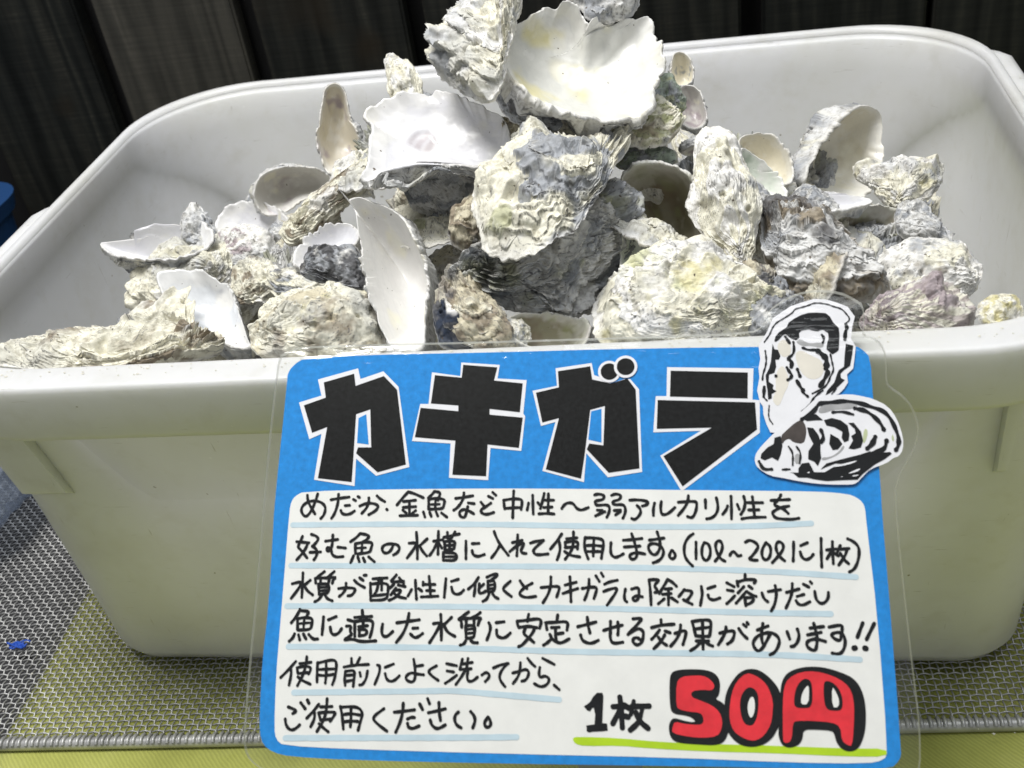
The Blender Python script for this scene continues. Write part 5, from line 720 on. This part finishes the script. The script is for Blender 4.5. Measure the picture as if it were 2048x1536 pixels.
l_.new(b_.outputs[0], m0.inputs[1]); l_.new(tl.outputs[0], m0.inputs[2]); l_.new(tr.outputs[0], m1.inputs[1]); l_.new(m0.outputs[0], m1.inputs[2])
l_.new(m1.outputs[0], n_['Material Output'].inputs['Surface'])
V, Fc, nt = slab('laminate_film', S_FILM[0], -0.0005, 0.0016, M_film, sign, 1)
mesh_obj('laminate_film', V, Fc, [M_film, M_fedge], sign, fmat=[0] * nt + [1] * (len(Fc) - nt))
# strut that props the sign up from behind
cen = Vector(SIGN_ORIGIN); ax = Matrix(SIGN_AXES)
inv = sm.inverted()
a0 = Vector((0.046, -0.245, 0.1495)); 
pts3 = []
for x, yb, zt in ((0.030, 0, 0), (0.056, 0, 0)):
    pts3 += [Vector((x, -0.199, 0.0005)), Vector((x, -0.201, 0.0005)), ]
top_l = ax @ Vector((-0.013, 0.0, -0.0009)) + cen; top_r = ax @ Vector((0.013, 0.0, -0.0009)) + cen
bl = Vector((top_l.x, -0.200, -0.0058)); br = Vector((top_r.x, -0.200, -0.0058))
off = Vector((0, 0.0012, 0))
W3 = [bl, br, top_r, top_l]; W3 = W3 + [p + off for p in W3]
M_strut, _, _, _ = mat('grey_board', (0.35, 0.35, 0.34), 0.8)
mesh_obj('prop_strut', [tuple(inv @ p) for p in W3], [[0, 1, 2, 3], [7, 6, 5, 4], [0, 4, 5, 1], [1, 5, 6, 2], [2, 6, 7, 3], [3, 7, 4, 0]], M_strut, sign)

# ================================================================ OYSTER SHELLS
COL = dict(white=(.84, .83, .80), cream=(.81, .785, .66), yellow=(.68, .63, .36), olive=(.40, .41, .24), grey=(.36, .375, .40),
           dark=(.105, .105, .112), brown=(.32, .27, .20), purple=(.42, .36, .375), green=(.34, .40, .32), navy=(.02, .03, .055),
           lime=(.64, .65, .40), tan=(.62, .57, .43), pale=(.70, .70, .69))
# outer crust: base, band colour + amount, patch colour + amount, second patch + amount
CRUST = dict(
    nacre=('pale', 'grey', .70, 'dark', .42, 'cream', .30), white_grey=('white', 'grey', .55, 'dark', .30, 'cream', .35),
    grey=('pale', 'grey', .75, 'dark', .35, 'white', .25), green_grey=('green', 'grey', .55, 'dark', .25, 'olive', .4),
    olive=('cream', 'olive', .55, 'brown', .35, 'grey', .3), brown=('tan', 'brown', .55, 'dark', .30, 'cream', .4),
    cream_grey=('cream', 'grey', .42, 'white', .42, 'dark', .20), white_grey_green=('pale', 'grey', .50, 'olive', .46, 'dark', .24),
    cream_white=('cream', 'white', .6, 'yellow', .22, 'grey', .12), cream_yellow=('cream', 'white', .55, 'yellow', .35, 'grey', .15),
    grey_brown=('pale', 'brown', .62, 'dark', .55, 'grey', .45), white_spots=('white', 'cream', .5, 'brown', .16, 'grey', .12),
    purple=('cream', 'purple', .55, 'brown', .30, 'white', .35), yellow_white=('cream', 'yellow', .45, 'white', .5, 'tan', .3),
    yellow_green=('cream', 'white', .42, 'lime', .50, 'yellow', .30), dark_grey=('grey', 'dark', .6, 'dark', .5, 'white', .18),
    striped=('cream', 'brown', .48, 'dark', .38, 'white', .40), pink_white=('white', 'purple', .18, 'cream', .4, 'grey', .1),
    yellow_brown=('cream', 'tan', .45, 'brown', .42, 'yellow', .35), cream_layered=('cream', 'white', .40, 'brown', .26, 'grey', .32), navy=('navy', 'dark', .5, 'grey', .25, 'navy', .2))
# nacre: base, tint + amount, second tint + amount
NACRE = dict(nacre_white=((.73, .73, .76), 'pale', .22, 'cream', .05), nacre_white2=((.74, .73, .71), 'cream', .12, 'yellow', .10),
             nacre_yellow=((.66, .66, .62), 'yellow', .24, 'pale', .25), nacre_cream=((.76, .72, .60), 'tan', .3, 'grey', .2),
             nacre_grey=((.66, .64, .60), 'purple', .30, 'cream', .4), nacre_shaded=((.40, .38, .28), 'brown', .5, 'olive', .45),  # the dark nacre has the shade inside hollow shells put into its colour
             nacre_green=((.70, .74, .66), 'green', .3, 'white', .3), nacre_tan=((.68, .63, .52), 'tan', .35, 'purple', .35),
             nacre_beige=((.72, .68, .56), 'tan', .25, 'cream', .4), nacre_blue=((.72, .74, .77), 'grey', .30, 'white', .3))

def attr_mat(name, rough, coat, bump_scale, bump_d, lo, spots, flakes=False):
    mt, n_, l_, b_ = mat(name, (0.7, 0.7, 0.7), rough)
    at = N(n_, 'ShaderNodeAttribute', attribute_type='GEOMETRY', attribute_name='shell_colour')
    nz = noise(n_, l_, bump_scale, 6, 0.68)
    cr = ramp(n_, l_, nz.outputs['Fac'], [(0.30, lo), (0.52, (1, 1, 1))])
    c = mix(n_, l_, at.outputs['Color'], cr.outputs['Color'], 1.0, 'MULTIPLY')
    sn = noise(n_, l_, 520, 2, 0.5)
    sr = ramp(n_, l_, sn.outputs['Fac'], [(spots, (0, 0, 0)), (spots + .04, (1, 1, 1))])
    c = mix(n_, l_, c, (0.10, 0.075, 0.05), sr.outputs['Color'])
    l_.new(c, b_.inputs['Base Color'])
    b_.inputs['Coat Weight'].default_value = coat; b_.inputs['Coat Roughness'].default_value = 0.25
    b1 = bump(n_, l_, b_, nz.outputs['Fac'], 0.8, bump_d)
    if flakes:
        tc = N(n_, 'ShaderNodeTexCoord'); wn = noise(n_, l_, 90, 3, 0.6)
        wv = N(n_, 'ShaderNodeVectorMath', operation='SCALE'); wv.inputs['Scale'].default_value = 0.010; l_.new(wn.outputs['Color'], wv.inputs[0])
        wa = N(n_, 'ShaderNodeVectorMath', operation='ADD'); l_.new(tc.outputs['Object'], wa.inputs[0]); l_.new(wv.outputs[0], wa.inputs[1])
        vo = N(n_, 'ShaderNodeTexVoronoi', feature='F1'); vo.inputs['Scale'].default_value = 210; l_.new(wa.outputs[0], vo.inputs['Vector'])
        sp = N(n_, 'ShaderNodeSeparateColor'); l_.new(vo.outputs['Color'], sp.inputs[0])
        b2 = N(n_, 'ShaderNodeBump'); b2.inputs['Strength'].default_value = 0.55; b2.inputs['Distance'].default_value = 0.0006
        l_.new(sp.outputs[0], b2.inputs['Height']); l_.new(b1.outputs[0], b2.inputs['Normal']); l_.new(b2.outputs[0], b_.inputs['Normal'])
    return mt
M_crust = attr_mat('shell_crust', 0.82, 0.0, 330, 0.0005, (0.58, 0.56, 0.52), 0.71, True)
M_nacre = attr_mat('shell_nacre', 0.33, 0.15, 150, 0.00012, (0.93, 0.93, 0.93), 0.735)

def smooth_closed(o, it=2):
    for _ in range(it):
        n = np.roll(o, -1, 0)
        o = np.stack([o * .75 + n * .25, o * .25 + n * .75], 1).reshape(-1, 2)
    return o

def sstep(a, b, x):
    t = np.clip((x - a) / (b - a), 0, 1); return t * t * (3 - 2 * t)

def shell_geometry(seed, outline, hinge, depth, style, res, frill, rib, scar):
    rg = np.random.RandomState(seed * 7 + 3)
    o = smooth_closed(outline, 2)
    cen = o.mean(0)
    if (np.cross(np.append(o[0] - cen, 0), np.append(o[3] - cen, 0))[2]) < 0: o = o[::-1]
    seg = np.linalg.norm(np.roll(o, -1, 0) - o, axis=1); s = np.concatenate([[0], np.cumsum(seg)])
    per = s[-1]; size = per / 3.1
    NT = int(np.clip(per / 0.00050 * res ** .5, 140, 520)); NR = int(np.clip(size / 0.00050 * res ** .5, 50, 170)); NI = max(24, NR // 2)
    tt = np.linspace(0, per, NT, endpoint=False)
    oc = np.concatenate([o, o[:1]])
    rim = np.stack([np.interp(tt, s, oc[:, 0]), np.interp(tt, s, oc[:, 1])], 1)
    rim0 = rim.copy()
    # ragged margin
    ang = np.arctan2(rim[:, 1] - cen[1], rim[:, 0] - cen[0])
    ring3 = np.stack([np.cos(ang), np.sin(ang), np.zeros(NT)], 1)
    hd = np.linalg.norm(rim - hinge, axis=1); away = sstep(.15, .6, hd / hd.max())
    rg_n = fbm(ring3 * 5 + seed, 4, seed) * .055 * frill + fbm(ring3 * 20 + seed, 3, seed + 5) * (.008 if style.startswith('nacre') else .022) * frill
    rim = cen + (rim - cen) * (1 + rg_n * (.35 + .65 * away))[:, None]
    rz = (fbm(ring3 * 2.2 + seed * 3.1, 3, seed + 9) * .075 + fbm(ring3 * 9 + seed, 2, seed + 11) * .022) * size * frill * (.3 + .7 * away)
    pole = hinge + (cen - hinge) * .30
    a2 = np.arctan2(rim0[:, 1] - cen[1], rim0[:, 0] - cen[0]); order = np.argsort(a2)
    ra = np.linalg.norm(rim0 - cen, axis=1)
    dep = depth / 1000.0 * (1.0 if style.startswith('nacre') else .48)
    twist = (rg.rand() - .5) * .5; bend = (rg.rand() - .5) * .5
    def rho2(P):
        d = P - cen
        R_ = np.interp(np.arctan2(d[:, 1], d[:, 0]), a2[order], ra[order], period=2 * np.pi)
        return np.clip(np.linalg.norm(d, axis=1) / R_, 0, 1.12)
    def warp(P):
        q = (P - cen) / size
        return size * (bend * .35 * (q[:, 1] ** 2 - .08) + twist * .35 * q[:, 0] * q[:, 1])
    # ---- inner face
    rhoI = np.linspace(0, 1, NI) ** .9
    PI = (pole[None, None] * (1 - rhoI)[:, None, None] + rim[None] * rhoI[:, None, None]).reshape(-1, 2)
    gI = np.repeat(rhoI, NT); rzI = np.tile(rz, NI)
    r2 = rho2(PI)
    base_in = lambda P, r2, rzz, g: -dep * (1 - r2 ** (2.6 if style.startswith('nacre') else 1.7)) + warp(P) + rzz * sstep(.78, 1.06, r2) ** 1.4
    zI = base_in(PI, r2, rzI, gI)
    p3 = np.stack([PI[:, 0], PI[:, 1], zI], 1)
    zI = zI + fbm(p3 / size * 5 + seed, 3, seed + 20) * .012 * size + fbm(p3 / size * 18, 2, seed + 21) * .003 * size
    # ---- outer face
    rhoO = np.linspace(0, 1, NR)
    PO = (pole[None, None] * (1 - rhoO)[:, None, None] + rim[None] * rhoO[:, None, None]).reshape(-1, 2)
    gO = np.repeat(rhoO, NT); rzO = np.tile(rz, NR)
    r2o = rho2(PO)
    zb = base_in(PO, r2o, rzO, gO)
    n3 = np.stack([PO[:, 0], PO[:, 1], zb], 1) / size
    nrm = n3 * 1.0
    angO = np.arctan2(PO[:, 1] - pole[1], PO[:, 0] - pole[0])
    flow = np.stack([np.cos(angO) * 1.6, np.sin(angO) * 1.6, gO * 5], 1)
    flaky = {'white_grey_green': 1.5, 'grey_brown': 1.5, 'grey': 1.15, 'white_grey': 1.25, 'cream_layered': 1.5, 'striped': 1.2, 'cream_grey': 1.1, 'purple': 1.0, 'brown': 1.1, 'dark_grey': 1.2}.get(style, 1.0 if style.startswith('nacre') else .55)
    nl = 5 + rg.randint(0, 4)
    sgrow = gO * nl + 1.7 * fbm(n3 * 3.2 + seed, 4, seed + 30) + .35 * fbm(n3 * 13, 2, seed + 31)
    fr = sgrow - np.floor(sgrow)
    idl = np.floor(sgrow)
    lam = fr ** 1.6 * (1 - sstep(.955, 1.0, fr))
    lam_amp = .6 + .8 * vnoise(np.stack([np.cos(angO) * 3, np.sin(angO) * 3, idl * 3.7], 1), seed + 33)
    s2 = sgrow * 3.1 + .6 * fbm(n3 * 16, 2, seed + 35); f2 = s2 - np.floor(s2); lam2 = f2 ** 1.5 * (1 - sstep(.91, 1.0, f2))
    lump = fbm(n3 * 3.2 + seed * 1.7, 4, seed + 40)
    mid = fbm(n3 * 11 + seed, 4, seed + 41, .6)
    ridg = 1 - np.abs(fbm(np.stack([np.cos(angO) * 4, np.sin(angO) * 4, gO * 1.3 + seed], 1), 3, seed + 42)) * 2.4
    pits = sstep(.42, .62, fbm(n3 * 9 + 40, 2, seed + 44))
    edge = 1 - sstep(.86, 1.0, gO)
    th = .0017 + .035 * size * (1 - r2o ** 2) 
    fold = 1 - np.abs(fbm(n3 * 2.3 + seed * 2.3, 3, seed + 45)) * 2.2
    rough_m = .35 + .65 * sstep(-.15, .25, fbm(n3 * 2.6 + 71, 3, seed + 59))
    disp = th + size * (.078 * flaky * lam * np.clip(lam_amp, .1, 2) * (.4 + .6 * sstep(-.2, .3, lump)) + .020 * flaky * lam2 * rough_m + (.105 * lump + .075 * fold + .024 * mid * rough_m + .007 * fbm(n3 * 34 + seed, 3, seed + 46, .7) * rough_m) * (.30 + .70 * edge) + .020 * rib * ridg * (.3 + .7 * edge) - .045 * pits * edge)
    crk_d = (1 - sstep(.0, .05, np.abs(fbm(n3 * 6 + flow * .5, 3, seed + 57)))) * sstep(.0, .3, fbm(n3 * 3 + 31, 2, seed + 58))
    disp = disp - size * .012 * crk_d
    disp = np.maximum(disp * (.46 + .54 * edge), .0007)
    rad = (PO - cen) / (np.linalg.norm(PO - cen, axis=1, keepdims=True) + 1e-9)
    side = (.15 + .55 * r2o ** 3)
    XO = PO + rad * (disp * side)[:, None]
    ZO = zb - disp * np.sqrt(1 - side ** 2 * .8)
    # ---- colours
    cst = CRUST['nacre' if style.startswith('nacre') else style]
    cc = lambda k: np.array(COL[k])
    base = np.tile(cc(cst[0]), (len(PO), 1))
    def lay(base, col, m_): return base * (1 - m_[:, None]) + cc(col) * m_[:, None]
    base = base * (1 + .10 * fbm(n3 * 7, 3, seed + 50))[:, None]
    bandn = vnoise(np.stack([idl * 1.37, np.cos(angO) * 1.3, np.sin(angO) * 1.3], 1), seed + 51) + .7 * fbm(n3 * 8, 3, seed + 52)
    base = lay(base, cst[1], sstep(.45 - cst[2] * .9, .95 - cst[2] * .9, bandn))
    base = lay(base, cst[3], sstep(.34 - cst[4] * .45, .72 - cst[4] * .45, fbm(n3 * 3.6 + 11, 5, seed + 53, .62)) * .85)
    base = lay(base, cst[5], sstep(.32 - cst[6] * .5, .68 - cst[6] * .5, fbm(n3 * 4.4 + 23, 5, seed + 54, .62)) * .85)
    wash = sstep(-.05, .45, fbm(n3 * 2.4 + 57, 4, seed + 55, .6)) * np.clip(rg.uniform(.15, .75), 0, 1)
    base = lay(base, 'grey', wash * (.25 if style in ('yellow_green', 'cream_white', 'yellow_white', 'white_spots') else .8))
    # thin dark growth lines and chalky rims
    gl = sstep(.84, .95, f2) * sstep(-.15, .25, fbm(n3 * 6 + 3, 2, seed + 56)); base = lay(base, 'dark', gl * .8)
    if rib > .9: base = lay(base, 'purple', sstep(.1, .5, np.sin(angO * 46 + 2 * lump)) * .7)
    crk = (1 - sstep(.0, .035, np.abs(fbm(n3 * np.array([6.0, 6.0, 6.0]) + flow * .5, 3, seed + 57)))) * sstep(.0, .3, fbm(n3 * 3 + 31, 2, seed + 58))
    base = lay(base, 'dark', crk * .75)
    base = lay(base, 'white', sstep(.93, .99, gO) * .55)
    if style == 'navy': base = lay(base, 'white', 1 - sstep(.30, .42, gO + .12 * lump))
    if scar and scar[3] == 'green' :
        d = np.linalg.norm(PO - np.array(scar[:2]) * 1e-4, axis=1) / (scar[2] * 1e-4)
        base = lay(base, 'olive', (1 - sstep(.75, 1.0, d + .2 * lump)) * .75)
    nst = NACRE.get(style, NACRE['nacre_grey'])
    nb = np.tile(np.array(nst[0]), (len(PI), 1))
    pI = np.stack([PI[:, 0], PI[:, 1], zI], 1) / size
    nb = lay(nb, nst[1], sstep(.40 - nst[2] * .8, .75 - nst[2] * .6, fbm(pI * 3.4 + seed, 3, seed + 60)))
    nb = lay(nb, nst[3], sstep(.40 - nst[4] * .8, .75 - nst[4] * .6, fbm(pI * 4.2 + seed + 9, 3, seed + 61)))
    nb = lay(nb, 'white', sstep(.80, .95, gI + .1 * fbm(pI * 9, 2, seed + 62)) * .6)
    ringn = sstep(.80, .96, np.mod(gI * 9 + .8 * fbm(pI * 3, 3, seed + 63), 1.0)) * .10
    nb = lay(nb, 'grey', ringn * sstep(.25, .6, gI))
    nb = lay(nb, 'white', sstep(.12, .30, fbm(pI * 5 + 77, 4, seed + 64, .6)) * .35)
    if scar and scar[3] in ('purple', 'cream'):
        dd = (PI - np.array(scar[:2]) * 1e-4) / (scar[2] * 1e-4)
        d = np.sqrt((dd[:, 0] * .95 + .25 * dd[:, 1] ** 2) ** 2 + (dd[:, 1] * .85) ** 2)
        k = 1 - sstep(.62, 1.12, d)
        if scar[3] == 'purple':
            st = .55 + .45 * np.sin(dd[:, 1] * 8 + dd[:, 0] ** 2 * 1.5 + fbm(pI * 12, 2, seed + 70)); nb = lay(nb, 'purple', k * .62 * np.clip(st + .3, 0, 1))
        else: nb = lay(nb, 'cream', k * .8)
        zI = zI - k * .0006
    # thin lamellae: flakes of crust lifting off along the growth lines
    OG = np.stack([XO[:, 0], XO[:, 1], ZO], 1).reshape(NR, NT, 3); CG = base.reshape(NR, NT, 3)
    outd = np.stack([rad[:, 0] * (.25 + .6 * r2o ** 2), rad[:, 1] * (.25 + .6 * r2o ** 2), -np.ones(len(rad)) * .85], 1)
    outd /= np.linalg.norm(outd, axis=1, keepdims=True); DG = outd.reshape(NR, NT, 3)
    LV, LF, LC = [], [], []; off_l = 0
    for q in range(int((9 + 17 * flaky) * np.clip(size / .055, .5, 1.4))):
        r0 = rg.uniform(.30, .93); dr = rg.uniform(.05, .15); w = int(NT * rg.uniform(.05, .20)); j0 = rg.randint(0, NT)
        nu_, nv2 = max(8, w), 7
        cols = (j0 + np.arange(nu_)) % NT
        x_ = np.linspace(-1, 1, nu_)
        env = (1 - np.abs(x_) ** 3)
        jag = .55 + .45 * fbm(np.stack([cols * .11, np.full(nu_, q * 3.3), np.full(nu_, seed)], 1), 3, seed + 80) + .25 * fbm(np.stack([cols * .6, np.full(nu_, q * 1.3), np.full(nu_, seed)], 1), 2, seed + 81)
        wob = .03 * fbm(np.stack([cols * .07, np.full(nu_, q * 2.1), np.full(nu_, seed + 9)], 1), 2, seed + 82)
        vv_ = np.linspace(0, 1, nv2)
        rr_ = np.clip(r0 + wob[None] + vv_[:, None] * dr * np.clip(jag, .15, 1.3)[None] * env[None], 0, .995) * (NR - 1)
        i0_ = np.floor(rr_).astype(int); ft = (rr_ - i0_)[..., None]; i1_ = np.minimum(i0_ + 1, NR - 1)
        cc_ = np.broadcast_to(cols, rr_.shape)
        lift = size * (-.006 + .034 * vv_[:, None] ** 1.4 * np.clip(jag, .2, 1.2)[None] * env[None])
        pts_ = OG[i0_, cc_] * (1 - ft) + OG[i1_, cc_] * ft + DG[i0_, cc_] * lift[..., None]
        tone = rg.uniform(.80, 1.18)
        c_ = CG[i0_[3:4].repeat(nv2, 0), cc_] * tone
        c_ = c_ * (1 - .45 * (vv_[:, None, None] ** 6)) + np.array([.84, .83, .79]) * .45 * (vv_[:, None, None] ** 6)
        th_ = DG[i0_, cc_] * (size * .006)
        for lay_, fl in ((pts_, True), (pts_ - th_, False)):
            ii = np.arange(nv2 * nu_).reshape(nv2, nu_) + off_l
            qd = np.stack([ii[:-1, :-1], ii[1:, :-1], ii[1:, 1:], ii[:-1, 1:]], -1).reshape(-1, 4)
            LF.append(qd[:, ::-1] if fl else qd); LV.append(lay_.reshape(-1, 3)); LC.append(c_.reshape(-1, 3)); off_l += nv2 * nu_
        e1 = np.arange(nu_) + off_l - 2 * nv2 * nu_ + (nv2 - 1) * nu_; e2 = e1 + nv2 * nu_
        LF.append(np.stack([e1[:-1], e1[1:], e2[1:], e2[:-1]], 1))
    nbase = len(PI) + len(PO)
    V = np.concatenate([np.stack([PI[:, 0], PI[:, 1], zI], 1), np.stack([XO[:, 0], XO[:, 1], ZO], 1)] + LV)
    col = np.concatenate([nb, base] + LC)
    LF = np.concatenate(LF) + nbase
    def grid(nr, flip, off):
        ii = np.arange(nr * NT).reshape(nr, NT) + off
        A, B = ii[:-1], ii[1:]
        q = np.stack([A, B, np.roll(B, -1, 1), np.roll(A, -1, 1)], -1).reshape(-1, 4)
        return q[:, ::-1] if flip else q
    nI = NI * NT
    f1 = grid(NI, False, 0); f2_ = grid(NR, True, nI)
    eI = np.arange(NT) + (NI - 1) * NT; eO = np.arange(NT) + nI + (NR - 1) * NT
    f3 = np.stack([eI, eO, np.roll(eO, -1), np.roll(eI, -1)], 1)
    F = np.concatenate([f1, f2_, f3, LF])
    fm = np.concatenate([np.zeros(len(f1)), np.ones(len(f2_) + len(f3) + len(LF))])
    return V, F, fm, np.clip(col, 0, 1)

def colour_attr(o, col):
    a = o.data.attributes.new('shell_colour', 'FLOAT_COLOR', 'POINT')
    a.data.foreach_set('color', np.concatenate([col, np.ones((len(col), 1))], 1).astype(np.float32).ravel())

made = []
for (sid, loc, quat, outline, hinge, depth, style, res, frill, rib, scar, label) in SHELLS:
    ol = np.array(outline, float).reshape(-1, 2) * 1e-4
    V, F, fm, col = shell_geometry(sid, ol, np.array(hinge) * 1e-4, depth, style, res, frill, rib, scar)
    o = mesh_obj('oyster_shell', V, F, [M_nacre, M_crust], None, True, fm)
    colour_attr(o, col)
    o.rotation_mode = 'QUATERNION'
    o.location = loc; o.rotation_quaternion = quat
    tag(o, label, 'shell', 'oyster shells heaped in the tub')
    made.append((sid, o))

# shells buried under the heap, glimpsed through the gaps
donors = [o for s, o in made if s in (10, 11, 26, 23, 40, 13)]
rb = random.Random(21)
spots = [(-.16, -.08, .13), (-.10, -.10, .155), (-.05, -.105, .17), (0, -.10, .175), (.05, -.10, .175), (.10, -.10, .165), (.155, -.10, .15),
         (-.13, -.02, .135), (-.07, -.03, .165), (-.01, -.03, .19), (.05, -.035, .195), (.10, -.03, .18), (.155, -.035, .14),
         (-.09, .04, .135), (-.02, .045, .165), (.05, .045, .170), (.12, .04, .145), (.02, -.06, .195), (-.03, -.07, .18)]
spots += [(-.050, .024, .232), (-.147, -.036, .200), (-.085, .012, .206), (-.055, .028, .216), (-.115, .004, .186), (-.150, -.038, .184), (-.165, -.058, .172), (-.125, .022, .180), (-.08, .015, .176), (-.145, -.03, .156), (.132, .012, .182), (.172, -.028, .178), (.12, .0, .196), (.09, .01, .21), (.05, .01, .226), (.0, .0, .222), (-.04, -.01, .212),
          (-.024, -.062, .222), (-.105, -.042, .192), (.103, -.112, .200), (.059, -.122, .200), (-.142, -.037, .180), (-.062, -.075, .198), (.128, -.058, .200),
          (.150, -.040, .192), (.066, -.040, .234), (-.02, -.078, .210), (.118, -.045, .204), (.03, -.025, .247), (.0, -.035, .238), (.092, -.012, .215), (-.045, -.045, .212)]

for k, (x, y, z) in enumerate(spots):
    src = donors[k % len(donors)]
    o = src.copy(); C.objects.link(o)
    o.location = (x, y, z - .022); o.scale = (.85, .85, .8)
    o.rotation_mode = 'XYZ'
    o.rotation_euler = (R(180 + rb.uniform(-25, 25)), R(rb.uniform(-25, 25)), R(rb.uniform(0, 360)))
    tag(o, 'oyster shell buried in the heap and only glimpsed between the upper shells', 'shell', 'shells buried in the heap')

SMALL = [(-0.1087, -0.0294, 0.1875), (-0.0686, -0.1207, 0.1941), (-0.1225, -0.0616, 0.1803), (0.1202, -0.0804, 0.1924), (0.1322, -0.1134, 0.1911), (0.1053, -0.0686, 0.2029), (0.0029, -0.1137, 0.2039), (0.0455, -0.0565, 0.2305), (0.0885, -0.0446, 0.2216), (-0.0491, -0.0402, 0.2142), (-0.0481, -0.1248, 0.1980), (-0.1406, -0.0653, 0.1729), (0.1015, -0.1074, 0.1960), (0.1441, -0.0917, 0.1838), (0.1744, -0.0555, 0.1817), (-0.0784, -0.0399, 0.1988), (-0.1487, 0.0545, 0.1662), (0.0659, -0.0940, 0.2039), (-0.1566, -0.0890, 0.1704), (0.0566, -0.0469, 0.2341)]
small = [o for s, o in made if s in (36, 37, 38, 43, 20, 46, 50, 45)]
for k, (x, y, z) in enumerate(SMALL):
    src = small[k % len(small)]
    o = src.copy(); C.objects.link(o)
    o.location = (x, y, z); o.scale = [rb.uniform(.62, 1.0)] * 3
    o.rotation_mode = 'XYZ'
    o.rotation_euler = (R(rb.uniform(100, 215)), R(rb.uniform(-50, 50)), R(rb.uniform(0, 360)))
    tag(o, 'small piece of oyster shell wedged in a gap between the larger shells', 'shell', 'small shell pieces in the gaps')

# shell grit fallen on the front rim and the mesh
V = []; Fc = []
rg = np.random.RandomState(8)
def grain(c, r):
    b = len(V)
    d = np.array([[1, 0, 0], [-1, 0, 0], [0, 1, 0], [0, -1, 0], [0, 0, 1], [0, 0, -1]], float)
    p = c + d * r * (0.5 + rg.rand(6, 1)) * np.array([1.3, 1, .55])
    V.extend(map(tuple, p))
    for t in ((0, 2, 4), (2, 1, 4), (1, 3, 4), (3, 0, 4), (2, 0, 5), (1, 2, 5), (3, 1, 5), (0, 3, 5)): Fc.append([b + i for i in t])
for q in range(150):
    x = rg.uniform(-.20, .21); grain(np.array([x, -.1525 - abs(rg.normal(0, .0038)), .2003]), rg.uniform(.00015, .0006))
for q in range(70):
    grain(np.array([rg.uniform(-.30, .26), rg.uniform(-.165, -.137), .0003]), rg.uniform(.0002, .0006))
M_grit, _, _, _ = mat('shell_grit', (.70, .68, .60), .9)
tag(mesh_obj('shell_grit', V, Fc, M_grit), 'pale shell grit scattered on the tub rim and the mesh', 'grit', None, 'stuff')
